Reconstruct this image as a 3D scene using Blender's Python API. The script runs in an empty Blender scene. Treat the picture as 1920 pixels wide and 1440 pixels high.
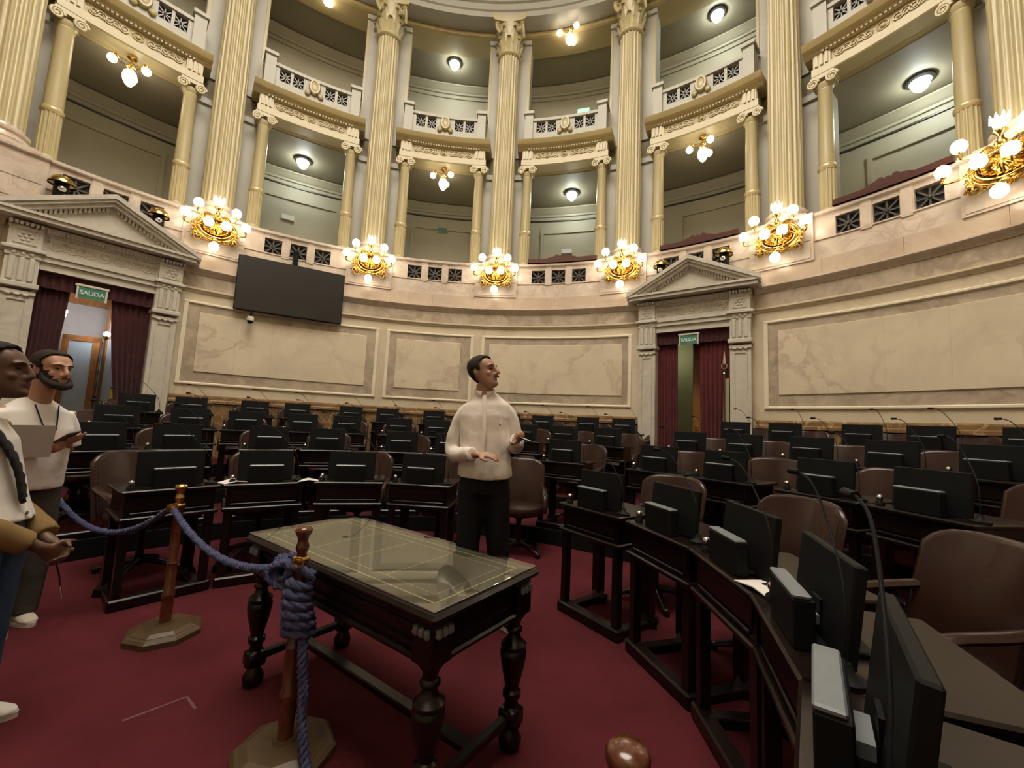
import bpy, bmesh, math, random
from math import sin, cos, pi, radians, sqrt, atan2
from mathutils import Matrix, Vector
random.seed(11)
sc = bpy.context.scene
COL = sc.collection

# ------------------------------------------------------------------ camera
camd = bpy.data.cameras.new('camera'); camd.sensor_width = 36.0; camd.sensor_fit = 'HORIZONTAL'
camd.lens = 14.5636; camd.clip_start = .05; camd.clip_end = 100
cam = bpy.data.objects.new('camera', camd); COL.objects.link(cam)
cam.matrix_world = Matrix.Translation((0, 0, 1.38)) @ Matrix.Rotation(radians(90 + 5.62), 4, 'X') @ Matrix.Rotation(radians(2.655), 4, 'Z')
sc.camera = cam
# ------------------------------------------------------------------ world, exposure
w = bpy.data.worlds.new('world'); sc.world = w; w.use_nodes = True
w.node_tree.nodes['Background'].inputs[0].default_value = (.05, .045, .035, 1)
w.node_tree.nodes['Background'].inputs[1].default_value = 0.3
sc.view_settings.view_transform = 'Standard'; sc.view_settings.look = 'None'
sc.view_settings.exposure = 0.3; sc.view_settings.gamma = 1.0; sc.view_settings.use_curve_mapping = False
sc.cycles.use_denoising = True
sc.cycles.max_bounces = 5; sc.cycles.diffuse_bounces = 3; sc.cycles.glossy_bounces = 2; sc.cycles.transmission_bounces = 2
sc.cycles.use_adaptive_sampling = True; sc.cycles.adaptive_threshold = .1; sc.cycles.adaptive_min_samples = 12
sc.cycles.sample_clamp_indirect = 4.0; sc.cycles.caustics_reflective = False; sc.cycles.caustics_refractive = False
# light levels (radiance of the lamps' own glass)
L_GLOBE = 8.5; L_CHAND = 9.0; L_FLUSH = 55.0; L_SKY = 9.2; L_CORR = 150.0
C_WARM = (1.0, .85, .64); C_COOL = (.92, 1.0, .96); C_SKY = (1.0, .905, .775)

# ------------------------------------------------------------------ the room's plan: a half circle about C
CX, CY, R = -0.96, 1.96, 7.34
TH = [-61.0, -40.59, -18.38, 3.83, 26.04, 48.25, 68.8]           # the giant columns
BAY = [-51.3, -29.5, -7.28, 14.93, 37.1, 59.0]                    # bay centres
CLN = [(-57.3, -45.1), (-36.0, -23.0), (-13.95, -.65), (8.2, 21.5), (30.8, 44.1), (52.75, 64.9)]
DOOR = [-51.65, 36.95]
FZ = .52                                                           # floor level along the wall

def pol(th, r, z=0.0):
    t = radians(th); return Vector((CX + r * sin(t), CY + r * cos(t), z))

# ------------------------------------------------------------------ mesh builder
class MB:
    def __init__(s): s.v = []; s.f = []; s.M = None
    def add(s, vs, fs):
        o = len(s.v)
        s.v += [tuple(s.M @ Vector(p)) for p in vs] if s.M else [tuple(p) for p in vs]
        s.f += [tuple(i + o for i in f) for f in fs]; return s
    def box(s, x0, x1, y0, y1, z0, z1, c=0):
        if c <= 0:
            return s.add([(x0,y0,z0),(x1,y0,z0),(x1,y1,z0),(x0,y1,z0),(x0,y0,z1),(x1,y0,z1),(x1,y1,z1),(x0,y1,z1)],
                         [(0,3,2,1),(4,5,6,7),(0,1,5,4),(1,2,6,5),(2,3,7,6),(3,0,4,7)])
        X=(x0,x1);Y=(y0,y1);Z=(z0,z1);v=[];ix={}
        for i in (0,1):
            for j in (0,1):
                for k in (0,1):
                    sx,sy,sz=(c if i==0 else -c),(c if j==0 else -c),(c if k==0 else -c)
                    for a,p in enumerate(((X[i],Y[j]+sy,Z[k]+sz),(X[i]+sx,Y[j],Z[k]+sz),(X[i]+sx,Y[j]+sy,Z[k]))):
                        ix[i,j,k,a]=len(v); v.append(p)
        f=[]
        q=((0,0),(1,0),(1,1),(0,1))
        for i in (0,1):
            a=[ix[i,j,k,0] for j,k in q]; f.append(a if i else a[::-1])
            a=[ix[j,i,k,1] for j,k in q]; f.append(a[::-1] if i else a)
            a=[ix[j,k,i,2] for j,k in q]; f.append(a if i else a[::-1])
        for j in (0,1):
            for k in (0,1):
                fl=lambda a,s_: f.append(a if s_ else a[::-1])
                fl([ix[0,j,k,1],ix[1,j,k,1],ix[1,j,k,2],ix[0,j,k,2]], (j==k)^True if False else (j!=k))
                fl([ix[j,0,k,0],ix[j,1,k,0],ix[j,1,k,2],ix[j,0,k,2]], j==k)
                fl([ix[j,k,0,0],ix[j,k,1,0],ix[j,k,1,1],ix[j,k,0,1]], j!=k)
        for i in (0,1):
            for j in (0,1):
                for k in (0,1):
                    a=[ix[i,j,k,0],ix[i,j,k,1],ix[i,j,k,2]]; f.append(a if (i+j+k)%2 else a[::-1])
        return s.add(v,f)
    def lathe(s, prof, n=24, x=0, y=0, cap=True, z=0, sx=1, sy=1, flute=None):
        v=[];f=[];m=len(prof)
        for r,zz in prof:
            for k in range(n):
                a=2*pi*k/n; rr=r*(flute(k,zz) if flute else 1)
                v.append((x+rr*cos(a)*sx,y+rr*sin(a)*sy,z+zz))
        for i in range(m-1):
            for k in range(n):
                k2=(k+1)%n; f.append((i*n+k,i*n+k2,(i+1)*n+k2,(i+1)*n+k))
        if cap: f+= [tuple(range(n))[::-1], tuple((m-1)*n+k for k in range(n))]
        return s.add(v,f)
    def sphere(s, c, r, nu=14, nv=8, sx=1, sy=1, sz=1):
        v=[];f=[]
        for j in range(1,nv):
            b=-pi/2+pi*j/nv
            for k in range(nu):
                a=2*pi*k/nu; v.append((c[0]+r*sx*cos(b)*cos(a),c[1]+r*sy*cos(b)*sin(a),c[2]+r*sz*sin(b)))
        o=len(v); v+=[(c[0],c[1],c[2]-r*sz),(c[0],c[1],c[2]+r*sz)]
        for j in range(nv-2):
            for k in range(nu): k2=(k+1)%nu; f.append((j*nu+k,j*nu+k2,(j+1)*nu+k2,(j+1)*nu+k))
        for k in range(nu):
            k2=(k+1)%nu; f.append((o,k2,k)); f.append((o+1,(nv-2)*nu+k,(nv-2)*nu+k2))
        return s.add(v,f)
    def tube(s, pts, rad, n=8, cap=True, up=None, closed=False):
        pts=[Vector(p) for p in pts]; m=len(pts); v=[];f=[]
        if not isinstance(rad,(list,tuple)): rad=[rad]*m
        u=None
        for i in range(m):
            if closed: d=(pts[(i+1)%m]-pts[i-1])
            else: d=(pts[min(i+1,m-1)]-pts[max(i-1,0)])
            d.normalize()
            if up is not None: u=Vector(up)
            elif u is None: u=Vector((0,0,1)) if abs(d.z)<.9 else Vector((0,1,0))
            u=u-d*u.dot(d)
            if u.length<1e-6: u=d.orthogonal()
            u.normalize(); w_=d.cross(u); ra=rad[i]
            a_,b_=(ra if isinstance(ra,(list,tuple)) else (ra,ra))
            for k in range(n):
                t=2*pi*k/n; v.append(pts[i]+w_*(cos(t)*a_)+u*(sin(t)*b_))
        for i in range(m if closed else m-1):
            i2=(i+1)%m
            for k in range(n): k2=(k+1)%n; f.append((i*n+k,i*n+k2,i2*n+k2,i2*n+k))
        if cap and not closed: f+=[tuple(range(n))[::-1],tuple((m-1)*n+k for k in range(n))]
        return s.add(v,f)
    def prism(s, poly, y0, y1):                 # polygon in x,z pulled along y (counter-clockwise seen from -y)
        n=len(poly)
        v=[(x,y0,z) for x,z in poly]+[(x,y1,z) for x,z in poly]
        f=[tuple(range(n)),tuple(range(2*n-1,n-1,-1))]+[(i,n+i,n+(i+1)%n,(i+1)%n) for i in range(n)]
        return s.add(v,f)
    def arc(s, prof, t0, t1, n=None, org=None):  # closed (r,z) profile swept about the plan's centre
        n=n or max(2,int(abs(t1-t0)/1.2)); m=len(prof); v=[];f=[]
        for i in range(n+1):
            t=radians(t0+(t1-t0)*i/n)
            for r,z in prof:
                if org is None: v.append((CX+r*sin(t),CY+r*cos(t),z))
                else: v.append((r*sin(t),r*cos(t)-org,z))
        for i in range(n):
            for k in range(m): k2=(k+1)%m; f.append((i*m+k,(i+1)*m+k,(i+1)*m+k2,i*m+k2))
        f+=[tuple(range(m)),tuple(n*m+k for k in range(m))[::-1]]
        return s.add(v,f)
    def abox(s, r0,r1,z0,z1,t0,t1,n=None,org=None):
        return s.arc([(r0,z0),(r1,z0),(r1,z1),(r0,z1)],t0,t1,n,org)
    def torus(s, c, Ra, r, n=20, m=6, ax='y', sx=1, sz=1):
        pts=[]
        for k in range(n):
            a=2*pi*k/n
            p=(Ra*cos(a)*sx,0,Ra*sin(a)*sz) if ax=='y' else (Ra*cos(a)*sx,Ra*sin(a)*sz,0)
            pts.append((c[0]+p[0],c[1]+p[1],c[2]+p[2]))
        return s.tube(pts,r,m,closed=True,up=(0,1,0) if ax=='y' else (0,0,1))
    def mesh(s, name, m, smooth=None):
        me=bpy.data.meshes.new(name); me.from_pydata(s.v,[],s.f); me.validate()
        bm=bmesh.new(); bm.from_mesh(me); bmesh.ops.recalc_face_normals(bm,faces=bm.faces); bm.to_mesh(me); bm.free(); me.update()
        if m is not None: me.materials.append(m)
        if smooth is not None:
            me.polygons.foreach_set('use_smooth',[True]*len(me.polygons))
            if smooth<180: me.set_sharp_from_angle(angle=radians(smooth))
        return me
    def build(s, name, m, parent=None, smooth=None):
        o=bpy.data.objects.new(name,s.mesh(name,m,smooth)); COL.objects.link(o)
        if parent is not None: o.parent=parent
        return o

def tag(o,label=None,cat=None,group=None,kind=None):
    if label: o['label']=label
    if cat: o['category']=cat
    if group: o['group']=group
    if kind: o['kind']=kind
    return o
def thing(name,label,cat,loc=(0,0,0),rz=0,group=None):
    o=bpy.data.objects.new(name,None); COL.objects.link(o); o.empty_display_size=.1
    o.location=loc; o.rotation_euler=(0,0,rz); return tag(o,label,cat,group)
def at(name,label,cat,th,r,z,group=None):        # thing facing the centre: local +y points outward, local x to the viewer's right
    return thing(name,label,cat,pol(th,r,z),-radians(th),group)
def inst(name,me,parent=None,loc=None,rz=0):
    o=bpy.data.objects.new(name,me); COL.objects.link(o)
    if parent is not None: o.parent=parent
    if loc is not None: o.location=loc
    if rz: o.rotation_euler=(0,0,rz)
    return o
def copy_tree(o,parent=None):
    c=o.copy(); COL.objects.link(c); c.parent=parent
    for ch in list(o.children): copy_tree(ch,c)
    return c

# ------------------------------------------------------------------ materials
def _new(name):
    m=bpy.data.materials.new(name); m.use_nodes=True; nt=m.node_tree
    return m,nt,nt.nodes['Principled BSDF'],nt.nodes.new('ShaderNodeTexCoord')
def _ramp(nt,stops):
    r=nt.nodes.new('ShaderNodeValToRGB'); e=r.color_ramp.elements
    while len(e)<len(stops): e.new(.5)
    for x,(p,c) in zip(e,stops): x.position=p; x.color=(*c,1)
    return r
def _noise(nt,tc,scale,detail=4,rough=.55,dist=0,stretch=None):
    n=nt.nodes.new('ShaderNodeTexNoise'); n.inputs['Scale'].default_value=scale; n.inputs['Detail'].default_value=detail
    n.inputs['Roughness'].default_value=rough; n.inputs['Distortion'].default_value=dist
    if stretch:
        mp=nt.nodes.new('ShaderNodeMapping'); mp.inputs['Scale'].default_value=stretch
        nt.links.new(tc.outputs['Object'],mp.inputs['Vector']); nt.links.new(mp.outputs['Vector'],n.inputs['Vector'])
    else: nt.links.new(tc.outputs['Object'],n.inputs['Vector'])
    return n
def sc3(c,k): return tuple(min(1,x*k) for x in c)
def plain(name,c,rough=.5,metal=0,var=.12,scale=6,bump=0,bscale=60,spec=.5,coat=0,sheen=0,stretch=None,bdist=.01):
    m,nt,b,tc=_new(name)
    n=_noise(nt,tc,scale,stretch=stretch); r=_ramp(nt,[(.3,sc3(c,1-var)),(.7,sc3(c,1+var))])
    nt.links.new(n.outputs['Fac'],r.inputs['Fac']); nt.links.new(r.outputs['Color'],b.inputs['Base Color'])
    b.inputs['Roughness'].default_value=rough; b.inputs['Metallic'].default_value=metal
    b.inputs['Specular IOR Level'].default_value=spec; b.inputs['Coat Weight'].default_value=coat; b.inputs['Coat Roughness'].default_value=.08
    if sheen: b.inputs['Sheen Weight'].default_value=sheen
    if bump:
        n2=_noise(nt,tc,bscale,3); bp=nt.nodes.new('ShaderNodeBump'); bp.inputs['Strength'].default_value=bump; bp.inputs['Distance'].default_value=bdist
        nt.links.new(n2.outputs['Fac'],bp.inputs['Height']); nt.links.new(bp.outputs['Normal'],b.inputs['Normal'])
    return m
def marble(name,c,vein,scale=1.2,rough=.18,amount=.5,cloud=.1,vw=.03,dist=1.2):
    m,nt,b,tc=_new(name)
    n=_noise(nt,tc,scale,7,.62,dist); rv=_ramp(nt,[(.5-vw*2,(0,0,0)),(.5,(1,1,1)),(.5+vw,(0,0,0))])
    n3=_noise(nt,tc,scale*.7,2); rm=_ramp(nt,[(.36,(0,0,0)),(.56,(1,1,1))])
    n2=_noise(nt,tc,scale*2.2,5,.6,.6); rc=_ramp(nt,[(.25,sc3(c,1-cloud*1.6)),(.75,sc3(c,1+cloud))])
    mul=nt.nodes.new('ShaderNodeMath'); mul.operation='MULTIPLY'; mul2=nt.nodes.new('ShaderNodeMath'); mul2.operation='MULTIPLY'; mul2.inputs[1].default_value=amount
    mx=nt.nodes.new('ShaderNodeMix'); mx.data_type='RGBA'; mx.inputs[7].default_value=(*vein,1)
    L=nt.links.new
    L(n.outputs['Fac'],rv.inputs['Fac']); L(n3.outputs['Fac'],rm.inputs['Fac']); L(rv.outputs['Color'],mul.inputs[0]); L(rm.outputs['Color'],mul.inputs[1])
    L(mul.outputs[0],mul2.inputs[0]); L(n2.outputs['Fac'],rc.inputs['Fac']); L(mul2.outputs[0],mx.inputs[0]); L(rc.outputs['Color'],mx.inputs[6])
    L(mx.outputs[2],b.inputs['Base Color']); b.inputs['Roughness'].default_value=rough
    return m
def emit(name,c,strength):
    m,nt,b,tc=_new(name); b.inputs['Base Color'].default_value=(.8,.8,.78,1)
    n=_noise(nt,tc,3); r=_ramp(nt,[(.2,sc3(c,.94)),(.8,c)]); nt.links.new(n.outputs['Fac'],r.inputs['Fac'])
    nt.links.new(r.outputs['Color'],b.inputs['Emission Color']); b.inputs['Emission Strength'].default_value=strength
    return m

M={}
M['carpet']=plain('carpet_red',(.088,.014,.019),.95,0,.18,2.2,.5,180,spec=.15)
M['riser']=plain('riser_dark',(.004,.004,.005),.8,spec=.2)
M['cream']=marble('marble_cream',(.68,.59,.44),(.44,.33,.22),.5,.22,.35,.07)
M['slab']=marble('marble_slab',(.72,.63,.47),(.40,.30,.22),.75,.16,.5,.08,.022,.35)
M['border']=marble('marble_border',(.50,.42,.32),(.29,.22,.16),1.5,.2,.6,.2,.06)
M['plinth']=marble('marble_brown',(.26,.155,.07),(.62,.44,.26),2.2,.12,.75,.3,.012)
M['pink']=marble('marble_pink',(.68,.58,.48),(.46,.32,.26),1.6,.18,.5,.12)
M['band']=marble('marble_band',(.62,.50,.39),(.44,.32,.25),.8,.2,.4,.1)
M['grey']=marble('marble_grey',(.62,.58,.50),(.45,.42,.37),2.2,.35,.45,.08)
M['colpaint']=plain('column_paint',(.50,.425,.235),.32,0,.04,2)
M['white']=plain('pale_paint',(.44,.425,.36),.45,0,.05,2)
M['ochre']=plain('ochre_paint',(.48,.385,.19),.42,0,.06,2)
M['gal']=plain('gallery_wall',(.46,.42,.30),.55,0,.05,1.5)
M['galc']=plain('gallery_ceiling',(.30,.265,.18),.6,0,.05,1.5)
M['gild']=plain('gilt_edge',(.60,.49,.26),.3,.25,.1,8)
M['bead']=marble('marble_bead_lit',(.84,.76,.60),(.6,.5,.36),.6,.2,.2,.05)  # lighter marble paints in the highlight along the panel frames
M['gold']=plain('gold',(.86,.55,.16),.2,1,.18,14)
M['bronze']=plain('bronze_dark',(.10,.095,.085),.4,.7,.2,20)
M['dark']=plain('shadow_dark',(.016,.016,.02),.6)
M['wood']=plain('dark_wood',(.008,.0038,.003),.3,0,.35,5,spec=.3,coat=.08,stretch=(3,3,14))
M['woodr']=plain('red_wood',(.075,.020,.014),.3,0,.25,5,coat=.3,stretch=(3,14,3))
M['woodm']=plain('mid_wood',(.30,.125,.035),.35,0,.25,5,stretch=(10,10,2))
M['post']=plain('post_wood',(.095,.026,.010),.25,0,.3,9,coat=.4,stretch=(8,8,2))
M['basewood']=plain('stanchion_base_wood',(.075,.045,.018),.45,0,.25,9)
M['leather']=plain('leather_brown',(.028,.011,.008),.26,0,.2,5,.04,120,spec=.4)
M['black']=plain('black_plastic',(.007,.0075,.008),.55,0,.1,20,spec=.15)
M['screen']=plain('tv_screen',(.018,.018,.019),.3,0,.05,3)
M['silver']=plain('silver_trim',(.22,.245,.265),.42,.3,.08,12)
M['chrome']=plain('chrome',(.7,.7,.72),.12,1,.05,12)
M['velvet']=plain('velvet_maroon',(.050,.007,.011),.85,0,.3,7,sheen=.08)
M['velvetr']=plain('velvet_red',(.10,.009,.013),.85,0,.3,7,sheen=.08)
M['rope']=plain('rope_blue',(.055,.062,.14),.9,0,.25,40,.5,200)
M['brass']=plain('brass',(.62,.42,.13),.25,1,.15,10)
M['green']=plain('exit_green',(.05,.22,.16),.4)
M['letters']=plain('sign_letters',(.66,.74,.66),.5)
M['signframe']=plain('sign_frame',(.62,.60,.50),.4)
M['paper']=plain('paper',(.75,.72,.68),.8,0,.04)
M['tabletop']=plain('table_leather',(.085,.078,.055),.5,0,.06,3)
M['tgold']=plain('tooled_gold',(.62,.52,.26),.4,.2)
M['palegreen']=plain('pale_green_wall',(.40,.42,.24),.6,0,.05)
M['corr']=plain('corridor_wall',(.74,.70,.62),.6,0,.05)
M['frost']=plain('frosted_glass',(.42,.50,.53),.35,0,.06)
M['yellow']=plain('flag_yellow',(.55,.47,.03),.8,0,.15)
M['globe']=emit('lamp_globe',C_WARM,L_GLOBE)
M['chand']=emit('chandelier_globe',(1,.86,.66),L_CHAND)
M['flush']=emit('flush_lamp_glass',C_COOL,L_FLUSH)
M['sky']=emit('skylight_glass',C_SKY,L_SKY)
M['corrlamp']=emit('corridor_lamp',(.95,.92,1.0),L_CORR)
M['addedlamp']=emit('added_dim_lamp',(1,.9,.7),26.0)
M['exitlit']=emit('exit_lit',(.08,.75,.3),1.2)
def glass(name):
    m,nt,b,tc=_new(name); nt.nodes.remove(b); L=nt.links.new
    fr=nt.nodes.new('ShaderNodeFresnel'); fr.inputs['IOR'].default_value=3.0
    tr=nt.nodes.new('ShaderNodeBsdfTransparent'); gl=nt.nodes.new('ShaderNodeBsdfGlossy'); gl.inputs['Roughness'].default_value=.02
    n=_noise(nt,tc,2); r=_ramp(nt,[(0,(.95,.97,.95)),(1,(.93,.96,.94))]); L(n.outputs['Fac'],r.inputs['Fac']); L(r.outputs['Color'],tr.inputs['Color'])
    mx=nt.nodes.new('ShaderNodeMixShader'); ge=nt.nodes.new('ShaderNodeNewGeometry'); mu=nt.nodes.new('ShaderNodeMath'); mu.operation='MULTIPLY'; iv=nt.nodes.new('ShaderNodeMath'); iv.operation='SUBTRACT'; iv.inputs[0].default_value=1.0; L(ge.outputs['Backfacing'],iv.inputs[1]); L(iv.outputs[0],mu.inputs[0]); L(fr.outputs['Fac'],mu.inputs[1]); L(mu.outputs[0],mx.inputs['Fac']); L(tr.outputs[0],mx.inputs[1]); L(gl.outputs[0],mx.inputs[2])
    L(mx.outputs[0],nt.nodes['Material Output'].inputs['Surface']); return m
M['glass']=glass('clear_glass')
# ================================================================== THE ROOM
T0,T1=-122,122
# floor and its three tiers
fl=tag(MB().box(-9.5,9,-2.6,11.6,-.2,0).build('floor',M['carpet']),kind='structure')
EDGE=[3.42,4.68,6.08]; TZ=[.165,.335,FZ]
for i,(e,z) in enumerate(zip(EDGE,TZ)):
    r1=EDGE[i+1]+.02 if i<2 else R+.1
    MB().abox(e,r1,0.0,z,-112,96,90).build('tier',M['carpet'],fl)
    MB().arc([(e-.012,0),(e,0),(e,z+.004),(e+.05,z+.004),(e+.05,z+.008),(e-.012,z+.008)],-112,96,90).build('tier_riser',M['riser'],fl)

# lower wall of the half circle with two doorways
wb=MB(); DW=5.45
segs=[(T0,DOOR[0]-DW),(DOOR[0]+DW,DOOR[1]-DW),(DOOR[1]+DW,T1)]
for a,b in segs: wb.abox(R,R+.36,0,4.27,a,b)
for d in DOOR: wb.abox(R,R+.36,3.36,4.27,d-DW,d+DW)
wall=tag(wb.build('wall_back',M['cream'],smooth=30),kind='structure')
PW=8.1    # half angle taken by each portal
psegs=[(T0,DOOR[0]-PW),(DOOR[0]+PW,DOOR[1]-PW),(DOOR[1]+PW,T1)]
def course(name,prof,m,segs_,parent=wall):
    for a,b in segs_: MB().arc(prof,a,b).build(name,m,parent,30)
# plinth: slabs of brown marble with a moulded top
for a,b in psegs:
    n=max(1,round((b-a)/4.6)); st=(b-a)/n
    for k in range(n):
        MB().abox(R-.035,R+.01,FZ,1.50,a+k*st+.03,a+(k+1)*st-.03).build('plinth_slab',M['plinth'],wall,30)
course('plinth_moulding',[(R-.02,1.50),(R-.075,1.515),(R-.075,1.56),(R-.05,1.575),(R-.05,1.63),(R-.03,1.655),(R+.01,1.655),(R+.01,1.5)],M['plinth'],psegs)
# panels: raised frame, dark border, marble slabs
PAN=[(-43.1,-16.0,-41.2,-17.9,5),(-14.7,.35,-12.95,-1.9,1),(1.8,27.65,3.2,26.2,4),(46.1,76.0,47.8,74.2,5),(-76,-60.5,-74.2,-62,2)]
for a,b,c,d,n in PAN:
    z0,z1=1.83,3.37
    bead=[(R+.01,0),(R-.012,.004),(R-.035,.02),(R-.035,.045),(R-.012,.06),(R+.01,.064)]
    da=.064/R*57.3
    f=MB(); f.arc([(r,z0+z) for r,z in bead],a,b); f.arc([(r,z1-.064+z) for r,z in bead],a,b)
    for t in (a,b-da): f.abox(R-.033,R+.01,z0+.03,z1-.03,t,t+da,3)
    f.build('panel_frame',M['bead'],wall,30)
    g=MB(); g.abox(R-.006,R+.01,z0+.06,z1-.06,a+da,b-da); g.build('panel_border',M['border'],wall,30)
    st=(d-c)/n
    for k in range(n):
        MB().arc([(R-.004,2.075),(R-.026,2.085),(R-.026,3.165),(R-.004,3.175)],c+k*st+(.004 if k else 0),c+(k+1)*st-(.004 if k<n-1 else 0)).build('marble_slab',M['slab'],wall,30)
# mouldings, frieze and the plain band below the parapet
course('lower_cornice',[(R+.01,3.52),(R-.02,3.53),(R-.03,3.56),(R-.06,3.575),(R-.06,3.605),(R+.01,3.615)],M['cream'],psegs)
course('frieze_band',[(R+.01,3.615),(R-.012,3.615),(R-.012,3.86),(R+.01,3.86)],M['border'],psegs)
course('upper_cornice',[(R+.01,3.86),(R-.02,3.865),(R-.04,3.90),(R-.085,3.93),(R-.105,3.96),(R-.105,3.985),(R-.04,4.0),(R+.01,4.0)],M['pink'],psegs)
bn=[]
for a,b in psegs:
    n=max(1,round((b-a)/7.4)); st=(b-a)/n
    for k in range(n): MB().abox(R-.03,R+.01,4.0,4.262,a+k*st+.015,a+(k+1)*st-.015).build('band_block',M['band'],wall,30)

# parapet of the lower gallery
par=tag(MB().abox(R+.1,R+.4,4.25,5.0,T0,T1).build('wall_parapet',M['pink'],smooth=30),kind='structure')
coping=[(R+.42,4.985),(R-.03,4.985),(R-.05,5.0),(R-.05,5.04),(R-.02,5.06),(R+.42,5.06)]
edges=[T0]+TH+[T1]
PH=3.75
grid=MB()   # one grille: frame, eight spokes, boss
gs=.152
for k in range(8):
    a=k*pi/4; L=gs if k%2==0 else gs*1.36
    grid.M=Matrix.Rotation(a,4,'Y'); grid.box(0,L,-.012,.012,-.013,.013)
grid.M=None; grid.sphere((0,-.02,0),.026,8,5)
grille_me=grid.mesh('grille',M['bronze'])
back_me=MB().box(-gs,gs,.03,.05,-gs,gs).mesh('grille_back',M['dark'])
for i in range(len(edges)-1):
    a,b=edges[i]+PH,edges[i+1]-PH
    if i in (0,len(edges)-2):
        if i==0: a=T0
        else: b=T1
        MB().abox(R+.0,R+.1,4.262,4.99,a,b).build('parapet_panel',M['pink'],par,30)
        MB().arc(coping,a,b).build('coping',M['pink'],par,30); continue
    c=BAY[i-1]; gw=1.19; sp=3.58
    MB().abox(R,R+.1,4.262,4.585,a,b).build('parapet_base',M['pink'],par,30)
    MB().arc([(R,4.575),(R-.02,4.58),(R-.02,4.60),(R,4.605)],a,b).build('parapet_moulding',M['pink'],par,30)
    MB().abox(R,R+.1,4.905,4.99,a,b).build('parapet_rail',M['pink'],par,30)
    st=[a,c-sp-gw,c-sp+gw,c-gw,c+gw,c+sp-gw,c+sp+gw,b]
    for k in range(0,8,2):
        MB().abox(R,R+.1,4.585,4.905,st[k],st[k+1],3).build('parapet_stile',M['pink'],par,30)
        if 0<k<6:
            m=(st[k]+st[k+1])/2; MB().abox(R-.018,R,4.55,4.985,m-.5,m+.5,2).build('parapet_pilaster',M['pink'],par,30)
    MB().arc(coping,a,b).build('coping',M['pink'],par,30)
    for k in (-1,0,1):
        p=pol(c+k*sp,R+.05,4.745)
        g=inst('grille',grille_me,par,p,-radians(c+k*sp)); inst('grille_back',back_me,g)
for t in TH:   # pedestals under the giant columns
    p=MB(); p.abox(R-.055,R+.1,4.262,4.99,t-PH,t+PH); pd=p.build('pedestal',M['pink'],par,30)
    MB().abox(R-.065,R-.05,4.30,4.55,t-3.45,t+3.45).build('pedestal_panel',M['pink'],pd,30)
    MB().abox(R-.065,R-.05,4.60,4.93,t-3.45,t+3.45).build('pedestal_panel',M['pink'],pd,30)
    MB().arc([(r-.05 if r<R+.3 else r,z) for r,z in coping],t-PH-.1,t+PH+.1).build('coping',M['pink'],pd,30)

# gallery structure behind the columns
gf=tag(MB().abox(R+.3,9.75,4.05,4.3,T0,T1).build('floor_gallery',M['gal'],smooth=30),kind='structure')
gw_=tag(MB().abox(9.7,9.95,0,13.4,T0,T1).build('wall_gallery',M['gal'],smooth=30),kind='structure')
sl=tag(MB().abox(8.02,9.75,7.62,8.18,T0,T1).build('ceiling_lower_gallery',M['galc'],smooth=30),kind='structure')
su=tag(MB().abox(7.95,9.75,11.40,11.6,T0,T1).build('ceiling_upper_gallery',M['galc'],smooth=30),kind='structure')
for zt,nm in ((7.60,'lower'),(11.38,'upper')):
    MB().arc([(9.71,zt),(9.5,zt),(9.5,zt-.03),(9.56,zt-.06),(9.6,zt-.12),(9.65,zt-.15),(9.66,zt-.2),(9.71,zt-.21)],T0,T1).build('wall_cornice',M['gal'],gw_,30)
    MB().arc([(9.71,zt-.30),(9.67,zt-.30),(9.67,zt-.335),(9.71,zt-.335)],T0,T1).build('picture_rail',M['bronze'] if nm=='lower' else M['gal'],gw_,30)
for i,c in enumerate(BAY):   # panel frames on the gallery back wall
    f=MB()
    for t in (c-5.2,c+5.2): f.abox(9.66,9.71,4.4,6.98,t-.25,t+.25,2)
    f.abox(9.66,9.71,6.9,6.98,c-5.2,c+5.2); f.build('wall_panel_frame',M['gal'],gw_,30)
for t in TH:
    p=tag(MB().abox(7.98,8.45,4.3,7.64,t-4.5,t+4.5).abox(7.98,8.45,8.1,11.95,t-3.85,t+3.85).build('wall_pier',M['white'],smooth=30),kind='structure')
    MB().abox(7.93,7.99,7.5,7.62,t-4.55,t+4.55).build('pier_moulding',M['white'],p,30)
    MB().abox(7.93,7.99,11.2,11.32,t-3.9,t+3.9).build('pier_moulding',M['white'],p,30)
    for e in (-1,1):
        MB().abox(7.955,7.985,8.2,11.05,t+e*3.6-.18,t+e*3.6+.18,2).build('pier_bead',M['colpaint'],p,30)
pt=tag(MB().abox(8.4,9.72,4.3,7.64,48.15,48.4,1).abox(8.4,9.72,4.3,7.64,-40.7,-40.45,1).build('wall_partition',M['gal'],smooth=30),kind='structure')
# beam behind the giant capitals, great entablature ring, closing ceiling with skylight
bm=tag(MB().abox(7.9,8.5,11.33,11.95,T0,T1).build('wall_beam',M['ochre'],smooth=30),kind='structure')
MB().arc([(7.9,11.33),(7.84,11.35),(7.84,11.44),(7.88,11.48),(7.9,11.48)],T0,T1).build('beam_moulding',M['ochre'],bm,30)
en=tag(MB().arc([(8.3,11.48),(7.44,11.48),(7.44,11.62),(7.40,11.64),(7.40,11.80),(7.35,11.82),(7.35,11.96),(7.28,12.02),(7.28,12.37),(7.12,12.47),(6.95,12.52),(6.9,12.67),(8.3,12.67)],T0,T1).build('trim_1',M['white'],smooth=30),kind='structure')
bead=MB()
for k in range(240):
    t=-60+k*.53; p=pol(t,7.30,12.0); bead.box(p.x-.02,p.x+.02,p.y-.02,p.y+.02,11.97,12.05)
tag(bead.build('entablature_beads',M['gild'],en),kind='stuff')
ce=tag(MB().box(-11,10.5,-3,12,13.3,13.5).build('ceiling',M['galc']),kind='structure')
wf=tag(MB().box(-9.6,9.4,-2.75,-2.45,0,13.4).build('wall_front',M['cream']),kind='structure')
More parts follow.
